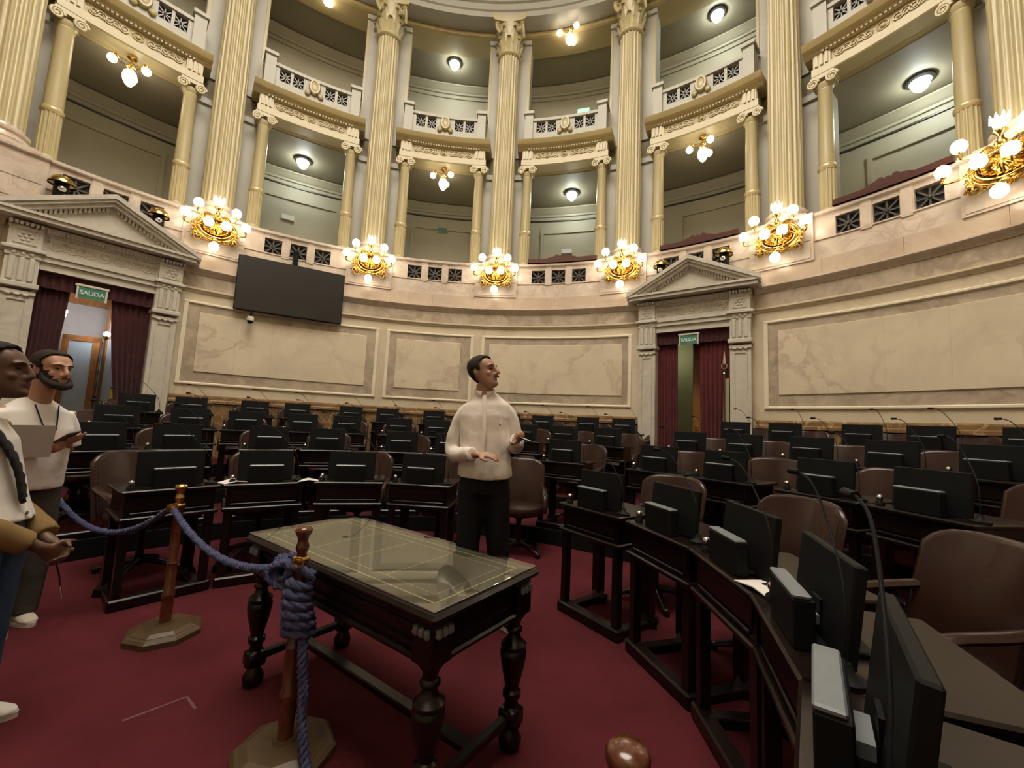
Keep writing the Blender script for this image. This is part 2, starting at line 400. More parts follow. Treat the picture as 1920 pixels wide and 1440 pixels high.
skl=at('skylight','large glowing round skylight in the ceiling over the chamber','skylight',0,0,13.28)
MB().lathe([(3.6,-.06),(3.6,0)],40).build('glass',M['sky'],skl)
MB().lathe([(3.6,-.1),(3.95,-.1),(3.95,.02),(3.6,.02)],40,cap=False).build('frame',M['gild'],skl)

# ================================================================== GIANT COLUMNS
NF=20
def fl_f(depth,per=8,n=NF*8):
    def g(k,z):
        ph=(k%per)/per; return 1-depth*max(0,sin(pi*ph/.75)**.7 if 0<ph<.75 else 0)
    return g
sh=MB()
for_z=[(.275,5.36),(.272,5.42),(.268,8.0),(.246,10.50),(.255,10.55)]
sh.lathe(for_z,NF*8,flute=lambda k,z: fl_f(.10)(k,z) if 5.4<z<10.52 else 1)
shaft_me=sh.mesh('shaft',M['colpaint'],50)
bs=MB().box(-.37,.37,-.37,.37,5.05,5.12).lathe([(.36,5.12),(.375,5.15),(.36,5.19),(.315,5.21),(.305,5.25),(.335,5.27),(.335,5.31),(.29,5.33),(.28,5.37)],40)
base_me=bs.mesh('base',M['pink'],40)
bell_me=MB().lathe([(.255,10.50),(.29,10.53),(.29,10.57),(.255,10.59),(.25,10.8),(.27,11.1),(.34,11.30)],32).mesh('bell',M['colpaint'],40)
def leaf(h,wd,out):
    m=MB(); n=7; rows=[]
    for i in range(n+1):
        t=i/n; z=h*min(1,t*1.12) if t<.9 else h*(1.0-(t-.9)*1.2); y=-out*(t**2.2); ww=wd*(1-.55*abs(t-.35)**1.3)*(1 if t<.85 else .75)
        rows.append((z,y,ww))
    v=[];f=[]
    for z,y,ww in rows:
        for k,x in enumerate((-1,-.45,0,.45,1)): v.append((x*ww,y+abs(x)*.022-(.012 if k==2 else 0),z))
    for z,y,ww in rows:
        for k,x in enumerate((-1,-.45,0,.45,1)): v.append((x*ww*.9,y+.02+abs(x)*.02,z))
    o=len(rows)*5
    for i in range(n):
        for k in range(4):
            a=i*5+k; f.append((a,a+1,a+6,a+5)); f.append((o+a,o+a+5,o+a+6,o+a+1))
    for i in range(n):
        a=i*5; f.append((a,a+5,o+a+5,o+a)); a=i*5+4; f.append((a,o+a,o+a+5,a+5))
    a=n*5
    for k in range(4): f.append((a+k,a+k+1,o+a+k+1,o+a+k))
    return m.add(v,f)
leaf1=leaf(.36,.085,.13).mesh('acanthus_leaf',M['colpaint'],50)
leaf2=leaf(.34,.075,.15).mesh('acanthus_leaf',M['colpaint'],50)
def spiral(r0,turns,rt,m=None,n=30,flip=1):
    m=m or MB(); pts=[];rad=[]
    for k in range(n+1):
        t=k/n; a=turns*2*pi*t; r=r0*(1-t)**.8+.012; pts.append((flip*r*cos(a),0,r*sin(a))); rad.append(rt*(1-.4*t))
    return m.tube(pts,rad,6)
vol_me=spiral(.10,2.1,.034).tube([(.10,0,0),(.10,.03,-.12),(.05,.10,-.26)],[.034,.035,.03],6).mesh('volute',M['colpaint'],50)
ab=MB(); pts=[]
for q in range(4):
    for t in range(6):
        u=-1+2*t/6; d=.40-.075*(1-u*u); x,y=u*.40,-d; a=q*pi/2; pts.append((x*cos(a)-y*sin(a),x*sin(a)+y*cos(a)))
n_=len(pts); ab.add([(x*.97,y*.97,11.31) for x,y in pts]+[(x,y,11.36) for x,y in pts]+[(x*1.04,y*1.04,11.46) for x,y in pts],
  [tuple(range(n_))[::-1],tuple(range(2*n_,3*n_))]+[(i+o,(i+1)%n_+o,(i+1)%n_+o+n_,i+o+n_) for o in (0,n_) for i in range(n_)])
ab_me=ab.mesh('abacus',M['colpaint'],30)
ORD=['first','second','third','fourth','fifth','sixth','seventh','eighth','ninth','tenth','eleventh','twelfth','thirteenth','fourteenth','fifteenth','sixteenth']
CDESC=['at the far left edge of the picture','just right of the left pedimented doorway','between the wall screen and the third bay','behind the standing man, in the middle of the curve',
       'left of the right pedimented doorway','just right of the right pedimented doorway','at the far right edge of the picture']
for i,t in enumerate(TH):
    c=at('giant_column','tall fluted cream column '+CDESC[i],'column',t,7.70,0,'giant columns round the gallery')
    inst('base',base_me,c); inst('shaft',shaft_me,c)
    cap=inst('capital',bell_me,c)
    for k in range(8):
        a=k*pi/4
        for me,z,r,o in ((leaf1,10.57,.25,0),(leaf2,10.84,.255,pi/8)):
            inst('acanthus_leaf',me,cap,(r*sin(a+o),-r*cos(a+o),z),a+o)
    for k in range(4):
        a=pi/4+k*pi/2
        inst('volute',vol_me,cap,(.36*sin(a),-.36*cos(a),11.21),a-pi/2)
    inst('abacus',ab_me,cap)

# ================================================================== SMALL IONIC COLUMNS
cl_pl=MB().box(-.16,.16,-.16,.16,5.05,5.12).lathe([(.15,5.12),(.155,5.15),(.13,5.18),(.125,5.22)],24).mesh('base',M['colpaint'],40)
cl_fl=MB().lathe([(.125,5.2),(.123,5.93)],14*8,flute=lambda k,z:fl_f(.12)(k,z)).mesh('fluted_drum',M['colpaint'],40)
cl_rg=MB().lathe([(.122,5.92),(.14,5.95),(.14,5.99),(.122,6.02)],24).mesh('ring',M['gild'],40)
cl_sh=MB().lathe([(.118,6.0),(.118,6.4),(.104,7.36),(.112,7.38),(.112,7.40),(.104,7.42)],28).mesh('shaft',M['colpaint'],40)
cp=MB().lathe([(.11,7.40),(.135,7.44),(.14,7.5)],24).box(-.17,.17,-.15,.15,7.57,7.64)
cl_cp=cp.mesh('capital',M['colpaint'],40)
cl_vo=spiral(.075,2,.026).box(-.03,.03,0,.26,-.03,.03).mesh('volute',M['colpaint'],50)
BD=['over the left doorway','over the wall screen','left of the middle giant column','right of the middle giant column','over the right doorway','in the rightmost bay']
for i,pr in enumerate(CLN):
    for s,t in zip(('left','right'),pr):
        c=at('small_column','slim cream half-fluted column, %s side of the gallery opening %s'%(s,BD[i]),'column',t,7.74,0,'slim columns of the lower gallery')
        for nm,me in (('base',cl_pl),('fluted_drum',cl_fl),('ring',cl_rg),('shaft',cl_sh)): inst(nm,me,c)
        cc=inst('capital',cl_cp,c)
        for e in (-1,1): inst('volute',cl_vo,cc,(e*.135,-.14,7.52))

# ================================================================== UPPER BALCONIES
def scroll_relief(w,h,m,thick=.018,n=4):
    for e in (-1,1):
        for k in range(n):
            x=e*(w*.135+k*(w*.345)/n); f=1 if k%2 else -1
            spl=MB(); spiral(h*.30,1.5,thick,spl,18,e); 
            for p in spl.v: pass
            m.add([(p[0]+x,p[1],p[2]*f) for p in spl.v],spl.f)
            m.sphere((x+e*h*.42,0,-f*h*.28),thick*1.3,6,4)
    m.torus((0,0,0),h*.36,thick*1.1,14,5); m.sphere((0,0,0),h*.2,8,5,sy=.5); return m
for i,c in enumerate(BAY):
    hw=(CLN[i][1]-CLN[i][0])/2; c=(CLN[i][0]+CLN[i][1])/2; o_=7.6
    b=at('balcony','cream and ochre balcony with open grilles '+['above the left doorway, partly cut off','above the wall screen','left of the middle giant column','right of the middle giant column','above the right doorway','at the top right corner'][i],'balcony',c,o_,0,'upper gallery balconies')
    A=lambda prof,x=0: MB().arc(prof,-hw-x,hw+x,14,o_)
    A([(7.62,7.64),(7.92,7.64),(7.92,7.80),(7.60,7.80),(7.60,7.66)],1.15).build('architrave',M['colpaint'],b,30)
    A([(7.92,7.635),(8.1,7.635),(8.1,7.70),(7.92,7.70)],.9).build('soffit',M['ochre'],b,30)
    A([(7.64,7.80),(7.95,7.80),(7.95,8.02),(7.64,8.02)],1.0).build('frieze',M['ochre'],b,30)
    fw=2*radians(hw-1.0)*7.62
    rm=MB(); rm.M=Matrix.Translation((0,7.628-o_-(1-cos(radians(hw*.5)))*3,7.91)); scroll_relief(fw,.2,rm,.012,5)
    # bend the relief onto the curve
    rm.v=[(p[0],7.63*cos(p[0]/7.63)-o_+(p[1]-(7.628-o_-(1-cos(radians(hw*.5)))*3)),p[2]) for p in rm.v]
    rm.build('scroll_relief',M['colpaint'],b,50)
    for e in (-1,1):
        tb=MB().abox(7.60,7.66,7.80,8.02,e*hw-.95,e*hw+.95,2,o_)
        for k in (-1,0,1): tb.abox(7.575,7.60,7.81,8.01,e*hw+k*.55-.16,e*hw+k*.55+.16,1,o_)
        tb.build('triglyph',M['colpaint'],b)
    A([(7.95,8.02),(7.60,8.02),(7.57,8.05),(7.54,8.06),(7.54,8.09),(7.46,8.11),(7.42,8.16),(7.40,8.2),(7.95,8.22)],1.9).build('cornice',M['ochre'],b,30)
    dn=MB(); n=int(hw*2/.45)
    for k in range(n): t=-hw+2*hw*(k+.5)/n; dn.abox(7.55,7.60,8.022,8.055,t-.13,t+.13,1,o_)
    dn.build('dentil_course',M['colpaint'],b)
    # parapet with posts, rail, grilles and cartouche
    A([(7.62,8.2),(7.8,8.2),(7.8,8.5),(7.62,8.5)],.3).build('balustrade_base',M['white'],b,30)
    A([(7.60,8.80),(7.84,8.80),(7.84,8.87),(7.60,8.87)],.1).build('handrail',M['white'],b,30)
    for e in (-1,1):
        q=MB().abox(7.56,7.86,8.2,8.95,e*hw-.75,e*hw+.75,2,o_).abox(7.52,7.9,8.95,9.02,e*hw-.95,e*hw+.95,2,o_).build('post',M['white'],b,30)
    gx=[-.74,-.42,.42,.74]
    ed=[-1,-.90,-.58,-.26,.26,.58,.90,1]
    stl=[(-1,-.885),(-.615,-.545),(-.285,-.02),(.02,.285),(.545,.615),(.885,1)]
    for a0,a1 in stl: MB().abox(7.63,7.79,8.5,8.8,a0*(hw-.7),a1*(hw-.7),2,o_).build('stile',M['white'],b,30)
    for x in gx:
        t=radians(x*(hw-.7)); g=MB(); s_=.105; g.box(-s_-.02,s_+.02,.03,.04,-.15,.15)
        gr=inst('grille',grille_me,b,(7.68*sin(t),7.68*cos(t)-o_,8.65),-t); gr.scale=(.75,.8,.85)
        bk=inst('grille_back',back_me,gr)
    ct=MB(); ct.sphere((0,7.58-o_,8.62),.16,12,8,.7,.35,1); ct.torus((0,7.56-o_,8.64),.12,.03,16,6,sx=.75,sz=1.2)
    for e in (-1,1): ct.sphere((e*.13,7.58-o_,8.48),.06,8,6,1,.6,1)
    ct.build('cartouche',M['colpaint'],b,60)

# flush lamps, small chandeliers, wall lamps
ring_me=MB().lathe([(.25,0),(.25,-.03),(.19,-.06),(.17,-.05),(.17,0)],24,cap=False).mesh('rim',M['bronze'],40)
dome_me=MB().lathe([(.17,-.05),(.16,-.12),(.12,-.2),(.06,-.26),(.01,-.29)],20).mesh('glass_bowl',M['flush'],60)
for t,r,z,lb in ((-30.0,8.85,7.61,'white glass bowl lamp on the gallery ceiling above the wall screen'),(15.2,8.85,7.61,'white glass bowl lamp on the lower gallery ceiling right of the middle column'),
               (59.3,9.0,7.61,'white glass bowl lamp on the gallery ceiling in the rightmost bay'),(-6.9,8.78,11.39,'white glass bowl lamp on the upper gallery ceiling left of the middle column'),
               (37.9,8.88,11.39,'white glass bowl lamp on the upper gallery ceiling above the right doorway')):
    o=at('ceiling_lamp',lb,'lamp',t,r,z,'glass bowl ceiling lamps'); inst('rim',ring_me,o); inst('glass_bowl',dome_me,o); o.scale=(.78,.78,.78)
ch_arm=MB()
arm_pts=[(0,0,-.16),(.07,0,-.22),(.15,0,-.2),(.2,0,-.12),(.235,0,-.10),(.255,0,-.16)]
ch_arm.tube(arm_pts,.012,6).sphere((.255,0,-.15),.032,8,5)
arm_me=ch_arm.mesh('arm',M['gold'],50)
gl_me=MB().sphere((.26,0,-.24),.07,14,9).mesh('globe',M['chand'],60)
drop_me=MB().lathe([(.01,-.56),(.05,-.53),(.09,-.46),(.105,-.38),(.085,-.30),(.05,-.26)],16).mesh('drop_globe',M['chand'],60)
stem_me=MB().lathe([(.07,0),(.07,-.03),(.015,-.05),(.015,-.14),(.05,-.17),(.035,-.22),(.06,-.25),(.05,-.28)],14).mesh('stem',M['gold'],50)
for t,r,z,lb in ((-51.3,7.85,7.63,'gilt three-arm chandelier hanging above the left doorway'),(-7.15,7.85,7.63,'gilt three-arm chandelier in the lower opening left of the middle column'),
               (37.3,7.85,7.63,'gilt three-arm chandelier hanging above the right doorway'),(14.85,7.85,11.52,'gilt three-arm chandelier in the upper opening right of the middle column'),
               (-28.9,7.85,11.52,'gilt three-arm chandelier cut by the top edge, above the wall screen')):
    o=at('chandelier',lb,'chandelier',t,r,z,'small gilt chandeliers'); inst('stem',stem_me,o); inst('drop_globe',drop_me,o)
    for k in range(3):
        a=inst('arm',arm_me,o,None,radians(75+120*k)); inst('globe',gl_me,a)

# gilt wall lights on the pedestals
bp=MB()
v=[];f=[]; NU,NV=40,6
for j in range(NV+1):
    q=j/NV
    for k in range(NU):
        a=2*pi*k/NU; rib=1+.03*cos(k*pi)*q
        v.append((.235*q*cos(a)*rib,-.12*(1-q*q)-.02-.012*cos(k*pi)*q,.16*q*sin(a)*rib-.02))
for j in range(NV):
    for k in range(NU): k2=(k+1)%NU; f.append((j*NU+k,j*NU+k2,(j+1)*NU+k2,(j+1)*NU+k))
bp.add(v,f); shell_me=bp.mesh('shell',M['gold'],60)
fr=MB().torus((0,-.05,-.02),.26,.030,36,8,sz=.72).torus((0,-.03,-.03),.31,.026,36,7,sz=.74)
for k in range(14):
    a=-pi+pi*k/13; s_=MB(); spiral(.042,1.3,.014,s_,12,1 if k%2 else -1)
    fr.add([(p[0]+.325*cos(a),p[1]-.04,p[2]-.03+.255*sin(a)) for p in s_.v],s_.f)
for e in (-1,1):
    s_=MB(); spiral(.07,1.5,.02,s_,16,e); fr.add([(p[0]+e*.14,p[1]-.05,p[2]+.17) for p in s_.v],s_.f)
    fr.add([(p[0]+e*.27,p[1]-.05,p[2]-.26) for p in s_.v],s_.f); fr.sphere((e*.3,-.05,-.2),.05,8,6)
fr.sphere((0,-.06,-.27),.06,10,6); frame_me=fr.mesh('scroll_frame',M['gold'],60)
vase_me=MB().lathe([(.02,.13),(.05,.16),(.065,.2),(.03,.26),(.025,.3),(.07,.35),(.06,.37)],14,0,-.1).mesh('vase',M['gold'],60)
crown=MB().lathe([(.045,.37),(.062,.44),(.072,.5)],16,0,-.1)
for k in range(8):
    a=k*pi/4; crown.tube([(.066*cos(a),-.1+.066*sin(a),.48),(.084*cos(a),-.1+.084*sin(a),.565)],[.026,.003],5)
crown_me=crown.mesh('glass_crown',M['globe'],60)
GP=[(-.30,-.26,.29),(.27,-.26,.29),(-.47,-.24,.06),(.44,-.24,.06),(-.13,-.30,-.02),(.13,-.30,-.02),(-.01,-.2,-.42)]
sg_me=MB().sphere((0,0,0),.08,14,9,sz=1.08).mesh('globe',M['globe'],60)
arms=[]
for x,y,z in GP:
    s=1 if x>0 else -1
    if abs(x)>.2: pts=[(s*.16,-.06,.04),(s*(abs(x)*.7),-.16,z-.16),(x+s*.02,y-.01,z-.17),(x,y,z-.08)]
    elif z>-.1: pts=[(x*.6,-.08,-.1),(x*.9,-.2,-.17),(x,-.28,-.15),(x,y,z-.07)]
    else: pts=[(0,-.05,-.28),(0,-.12,-.3),(x,y,z+.08)]
    P3=[]
    for k in range(len(pts)-1):
        for q in range(3): P3.append(Vector(pts[k]).lerp(Vector(pts[k+1]),q/3))
    P3.append(Vector(pts[-1]))
    for _ in range(2): P3=[P3[0]]+[(P3[j-1]+P3[j]*2+P3[j+1])/4 for j in range(1,len(P3)-1)]+[P3[-1]]
    a_=MB().tube(P3,.013,6).lathe([(.02,0),(.035,.02),(.03,.03)],10,P3[-1].x,P3[-1].y,z=P3[-1].z-.015)
    arms.append(a_.mesh('arm',M['gold'],60))
SD=['beside the left doorway, right of its pediment','right of the wall screen','below the middle giant column, behind the standing man','left of the right pediment','right of the right pediment','at the right edge of the picture']
for i,t in enumerate([-40.59,-18.38,3.83,26.04,48.25,68.35]):
    o=at('wall_light','gilt shell wall light with glowing globes '+SD[i],'wall light',t,R-.10,4.78,'gilt wall lights on the parapet')
    inst('shell',shell_me,o); inst('scroll_frame',frame_me,o); v_=inst('vase',vase_me,o); inst('glass_crown',crown_me,v_)
    for me,p in zip(arms,GP):
        a=inst('arm',me,o); inst('globe',sg_me,a,p)

# dark red crest boards on the parapet
for (a,b),lb in (((9.4,21.6),'dark red shaped board on the parapet right of the middle column'),((31.9,43.2),'dark red shaped board on the parapet above the right doorway'),((54.1,64.7),'dark red shaped board on the parapet in the rightmost bay')):
    c=(a+b)/2; hw=(b-a)/2; o=at('crest_board',lb,'board',c,R+.1,5.06,'shaped boards on the parapet')
    prof=[(-1,.10),(-.45,.10),(-.36,.125),(-.22,.15),(-.15,.185),(-.09,.18),(-.07,.15),(0,.17),(.07,.15),(.09,.18),(.15,.185),(.22,.15),(.36,.125),(.45,.10),(1,.10)]
    m=MB()
    for k in range(len(prof)-1):
        (u0,z0),(u1,z1)=prof[k],prof[k+1]; t0,t1=radians(u0*hw),radians(u1*hw)
        ns=6 if abs(u1-u0)>.4 else 1
        for q in range(ns):
            ta,tb=t0+(t1-t0)*q/ns,t0+(t1-t0)*(q+1)/ns; za,zb=z0+(z1-z0)*q/ns,z0+(z1-z0)*(q+1)/ns
            vs=[]
            for r in (R-.06,R+.0):
                for t,z in ((ta,za),(tb,zb)):
                    x,y=r*sin(t),r*cos(t)-(R+.1); vs+=[(x,y,0),(x,y,z)]
            m.add(vs,[(0,2,3,1),(4,5,7,6),(1,3,7,5),(0,4,6,2),(0,1,5,4),(2,6,7,3)])
    m.build('board_face',M['woodr'],o)
    lg=MB()
    lg.arc([(R-.08,0),(R+.12,0),(R+.12,.03),(R-.08,.03)],-hw,hw,8,R+.1); lg.build('ledge',M['woodr'],o,30)
# small notices and lit exit sign in the galleries
for t,z,lb in ((-31.2,6.42,'small white notice on the gallery wall above the screen'),(14.0,6.35,'small white notice on the gallery wall right of the middle column'),(-7.5,6.9,'small dark notice on the gallery wall left of the middle column')):
    o=at('notice',lb,'notice',t,9.64,z); MB().box(-.14,.14,0,.012,-.06,.06).build('sheet',M['paper'] if 'white' in lb else M['green'],o)
    MB().box(-.15,.15,.012,.02,-.07,.07).build('backing',M['signframe'],o)
o=at('exit_sign','small green lit exit sign on the upper gallery wall','sign',16.2,9.5,10.42); MB().box(-.17,.17,-.02,.02,-.1,.1,.005).build('lit_panel',M['exitlit'],o); MB().box(-.19,.19,.021,.05,-.12,.13).build('housing',M['bronze'],o)
o=at('door_lintel','cream moulded door head on the upper gallery wall left of the middle column','lintel',-7.3,9.62,10.1)
MB().box(-1.0,1.0,-.12,.03,.0,.1).box(-.95,.95,-.09,.03,-.12,0).box(-.95,-.78,-.07,.03,-1.2,-.1).box(.78,.95,-.07,.03,-1.2,-.1).build('frame',M['white'],o)
MB().box(-.78,.78,-.01,.03,-1.2,-.12).build('pane',M['frost'],o)
# ================================================================== DOORWAYS
def Zp(z): return 1.38+(z-1.38)*.968
def drape(x0t,x1t,x0b,x1b,z0,z1,nw,amp=.035,y=0,n=14):
    m=MB(); cols=nw*8; v=[];f=[]
    for j in range(n+1):
        q=j/n; z=z1+(z0-z1)*q; a=x0t+(x0b-x0t)*q**1.3; b=x1t+(x1b-x1t)*q**1.3
        for k in range(cols+1):
            u=k/cols; ph=u*nw*2*pi; v.append((a+(b-a)*u,y+amp*(.35+.65*q)*sin(ph+.4*sin(3*q+u*5)),z))
    nn=cols+1; o=len(v)
    v+=[(p[0],p[1]+.012,p[2]) for p in v]
    for j in range(n):
        for k in range(cols): a=j*nn+k; f.append((a,a+1,a+nn+1,a+nn)); f.append((o+a,o+a+nn,o+a+nn+1,o+a+1))
    for j in range(n):
        for k in (0,cols): a=j*nn+k; f.append((a,a+nn,o+a+nn,o+a))
    for k in range(cols):
        for j in (0,n): a=j*nn+k; f.append((a,a+1,o+a+1,o+a))
    return m.add(v,f)
YF=-.24     # face of the surround, in front of the wall
for di,(d,nm) in enumerate(zip(DOOR,('left','right'))):
    s=at('door_surround','grey marble pedimented doorway surround with carved frieze, %s of the two'%nm,'doorway',d,R,0,'pedimented doorways')
    for e in (-1,1):
        a,b=(.66,.985) if e>0 else (-.985,-.66)
        p=MB().box(a,b,YF,.02,FZ,Zp(2.98)).build('pilaster',M['grey'],s)
        c0,c1=a+.055,b-.055
        q=MB()
        for x0,x1,z0,z1 in ((c0,c0+.02,FZ+.3,Zp(2.86)),(c1-.02,c1,FZ+.3,Zp(2.86)),(c0,c1,FZ+.28,FZ+.3),(c0,c1,Zp(2.86),Zp(2.88))): q.box(x0,x1,YF-.018,YF,z0,z1)
        q.build('shaft_panel',M['grey'],p)
        MB().box(a-.02,b+.02,YF-.03,.02,FZ,FZ+.24,.01).build('foot',M['grey'],p)
        MB().box(a-.01,b+.01,YF-.03,.02,Zp(2.95),Zp(3.0)).build('astragal',M['grey'],p)
        q=MB()
        for k in range(3): q.sphere(((a+b)/2+(k-1)*.085,YF-.02,Zp(2.94)),.034,8,6,1,.8,.7)
        q.build('guttae',M['grey'],p,60)
        MB().box(a-.03,b+.03,YF-.07,.02,Zp(3.04),Zp(3.12),.012).build('bracket_ledge',M['grey'],p)
        MB().box(a+.0,b-.0,YF-.02,.02,Zp(3.12),Zp(3.5)).build('triglyph_block',M['grey'],p)
        for k in range(3): MB().box((a+b)/2+(k-1)*.095-.03,(a+b)/2+(k-1)*.095+.03,YF-.055,YF-.02,Zp(3.14),Zp(3.49),.012).build('triglyph_bar',M['grey'],p)
        q=MB().box(a-.01,b+.01,YF-.04,.02,Zp(3.5),Zp(3.585))
        for k in range(3): q.sphere(((a+b)/2+(k-1)*.085,YF-.045,Zp(3.545)),.026,8,6,1,.6,1)
        q.build('bead_block',M['grey'],p,40)
        MB().box(a-.05,b+.05,YF-.085,.02,Zp(3.585),Zp(3.64),.01).build('capital_ledge',M['grey'],p)
        rb=MB().box(a-.0,b+.0,YF-.05,.02,Zp(3.64),Zp(3.955)).build('rosette_block',M['grey'],p)
        q=MB(); zc=Zp(3.80); xc=(a+b)/2
        for x0,x1,z0,z1 in ((-.11,-.09,-.1,.1),(.09,.11,-.1,.1),(-.11,.11,-.11,-.09),(-.11,.11,.09,.11)): q.box(xc+x0,xc+x1,YF-.062,YF-.05,zc+z0,zc+z1)
        q.sphere((xc,YF-.055,zc),.026,8,6,1,.7,1)
        for k in range(6): q.sphere((xc+.055*cos(k*pi/3),YF-.052,zc+.055*sin(k*pi/3)),.026,7,5,1,.5,1)
        q.build('rosette',M['grey'],rb,60)
        # door reveal
        MB().box(min(e*.655,e*.70),max(e*.655,e*.70),YF+.02,.36,FZ,Zp(3.38)).build('jamb',M['grey'],s)
    MB().box(-.66,.66,YF+.02,.36,Zp(3.38),Zp(3.5)).box(-.66,.66,YF-.02,.36,Zp(3.5),Zp(3.58)).box(-.66,.66,YF-.045,.02,Zp(3.58),Zp(3.64)).build('architrave',M['grey'],s)
    fz=MB().box(-.66,.66,YF+.03,.02,Zp(3.64),Zp(3.92)).build('frieze',M['grey'],s)
    rl=MB(); rl.M=Matrix.Translation((0,YF+.03,Zp(3.78))); scroll_relief(1.25,.2,rl,.013,5); rl.build('scroll_relief',M['grey'],fz,60)
    q=MB()
    for x0,x1,z0,z1 in ((-.66,.66,3.64,3.665),(-.66,.66,3.9,3.92),(-.66,-.63,3.66,3.9),(.63,.66,3.66,3.9)): q.box(x0,x1,YF+.005,YF+.03,Zp(z0),Zp(z1))
    q.build('frieze_frame',M['grey'],fz)
    q=MB()
    for k in range(27): x=-.64+1.28*(k+.5)/27; q.box(x-.016,x+.016,YF-.05,YF+.03,Zp(3.935),Zp(3.985))
    for e in (-1,1):
        for k in range(7): x=e*(.66+.34*(k+.5)/7); q.box(x-.016,x+.016,YF-.11,YF-.03,Zp(3.955),Zp(4.005))
    q.build('dentil_course',M['grey'],s)
    MB().box(-1.0,1.0,YF-.02,.02,Zp(3.92),Zp(4.03)).build('bed_mould',M['grey'],s)
    k_=.965; Ze=lambda z:1.38+(z-1.38)*k_
    MB().box(-1.12,1.12,-.46,.02,Ze(4.055),Ze(4.12)).box(-1.155,1.155,-.49,.02,Ze(4.12),Ze(4.16)).build('cornice',M['grey'],s)
    ax,az0,az1=1.17,Ze(4.17),Ze(4.78)
    def rake(y0,y1,dz0,dz1,m):
        for e in (-1,1):
            pl=[(e*ax,az0+dz0),(0,az1+dz0),(0,az1+dz1),(e*ax,az0+dz1)]
            m.prism(pl if e>0 else pl[::-1],y0,y1)
        return m
    pdm=MB(); rake(-.50,.02,-.045,.03,pdm); rake(-.47,.02,-.09,-.045,pdm); rake(-.42,.02,-.15,-.09,pdm); pdm.build('raking_cornice',M['grey'],s)
    ty=MB().prism([(-1.0,Ze(4.15)),(1.0,Ze(4.15)),(0,az1-.10)],-.30,.0).build('tympanum',M['grey'],s)
    q=MB(); sl_=(az1-az0)/ax
    for e in (-1,1):
        for k in range(16):
            x=e*(.06+.72*k/15); zt=az1-abs(x)*sl_-.155; q.box(x-.016,x+.016,-.36,-.30,zt-.055,zt+.02)
    q.build('raking_dentils',M['grey'],ty)
    # acroteria knobs
    q=MB()
    for e in (-1,1): q.sphere((e*1.08,-.12,Ze(4.27)),.06,8,6,1,.6,1.1); q.sphere((e*.52,-.3,az1-.52*sl_+.06),.035,8,6)
    q.build('acroterion',M['grey'],s,60)
    # two lamps with brass hoods behind the pediment
    for e,sd in ((-1,'left'),(1,'right')):
        x=e*.56; o=at('hooded_lamp','black projector with brass hood on the %s slope of the %s pediment'%(sd,nm),'projector',d+e*4.55,R-.19,Ze(4.78)-.56*sl_+.09,'brass hooded projectors')
        MB().lathe([(.07,-.1),(.085,.0),(.085,.17),(.06,.21)],16).build('body',M['black'],o,40)
        MB().lathe([(.15,.19),(.145,.22),(.115,.28),(.06,.32),(.01,.335)],20).build('hood',M['brass'],o,50)
        MB().lathe([(.152,.18),(.152,.195),(.14,.195),(.14,.18)],20,cap=False).build('rim',M['black'],o,50)
        MB().sphere((0,-.08,.1),.05,10,7).build('lens',M['chrome'],o,60)
    # curtains
    cm=M['velvet'] if di==0 else M['velvetr']
    zt=Zp(3.38)
    if di==0: L,Rr=(-.655,-.30,-.655,-.46),(.16,.655,.48,.655)
    else: L,Rr=(-.655,-.28,-.655,-.27),(.11,.655,.16,.60)
    v=drape(-.655,.655,-.655,.655,zt-.24,zt,14,.02,-.14,5)
    for i_,(q_,sd) in enumerate(((L,'left'),(Rr,'right'))):
        o=at('curtain','maroon velvet curtain on the %s side of the %s doorway'%(sd,nm),'curtain',d,R,0,'doorway curtains')
        drape(*q_,FZ+.02,zt-.12,7 if di else 6,.035,-.06).build('cloth',cm,o,70)
    o=at('valance','gathered maroon velvet valance across the top of the %s doorway'%nm,'valance',d,R,0); v.build('cloth',M['velvet'],o,70)
    MB().tube([(-.65,-.1,zt-.03),(.65,-.1,zt-.03)],.015,8).build('rod',M['brass'],o)
    # exit sign
    sx=-.07 if di==0 else -.05
    o=at('exit_sign','green and white SALIDA exit sign hanging in the %s doorway'%nm,'sign',d,R-.02,0); zz=3.12 if di==0 else 3.15
    ox=-.08 if di==0 else -.05
    MB().box(ox-.155,ox+.155,-.16,-.148,zz-.095,zz+.07).build('panel',M['green'],o)
    q=MB().box(ox-.19,ox+.19,-.17,-.12,zz+.075,zz+.115,.008)
    for e in (-1,1): q.box(ox+e*.162-.012,ox+e*.162+.012,-.165,-.14,zz-.11,zz+.08)
    q.build('frame',M['signframe'],o)
    fc=bpy.data.curves.new('letters','FONT'); fc.body='SALIDA'; fc.size=.088; fc.align_x='CENTER'; fc.align_y='CENTER'; fc.extrude=.002; fc.offset=.002; fc.space_character=.95
    fo=bpy.data.objects.new('tmp',fc); COL.objects.link(fo); bpy.context.view_layer.update()
    lm=bpy.data.meshes.new_from_object(fo.evaluated_get(bpy.context.evaluated_depsgraph_get())); bpy.data.objects.remove(fo); lm.materials.clear(); lm.materials.append(M['letters'])
    fo=inst('letters',lm,o,(ox,-.163,zz-.012)); fo.rotation_euler=(pi/2,0,0)

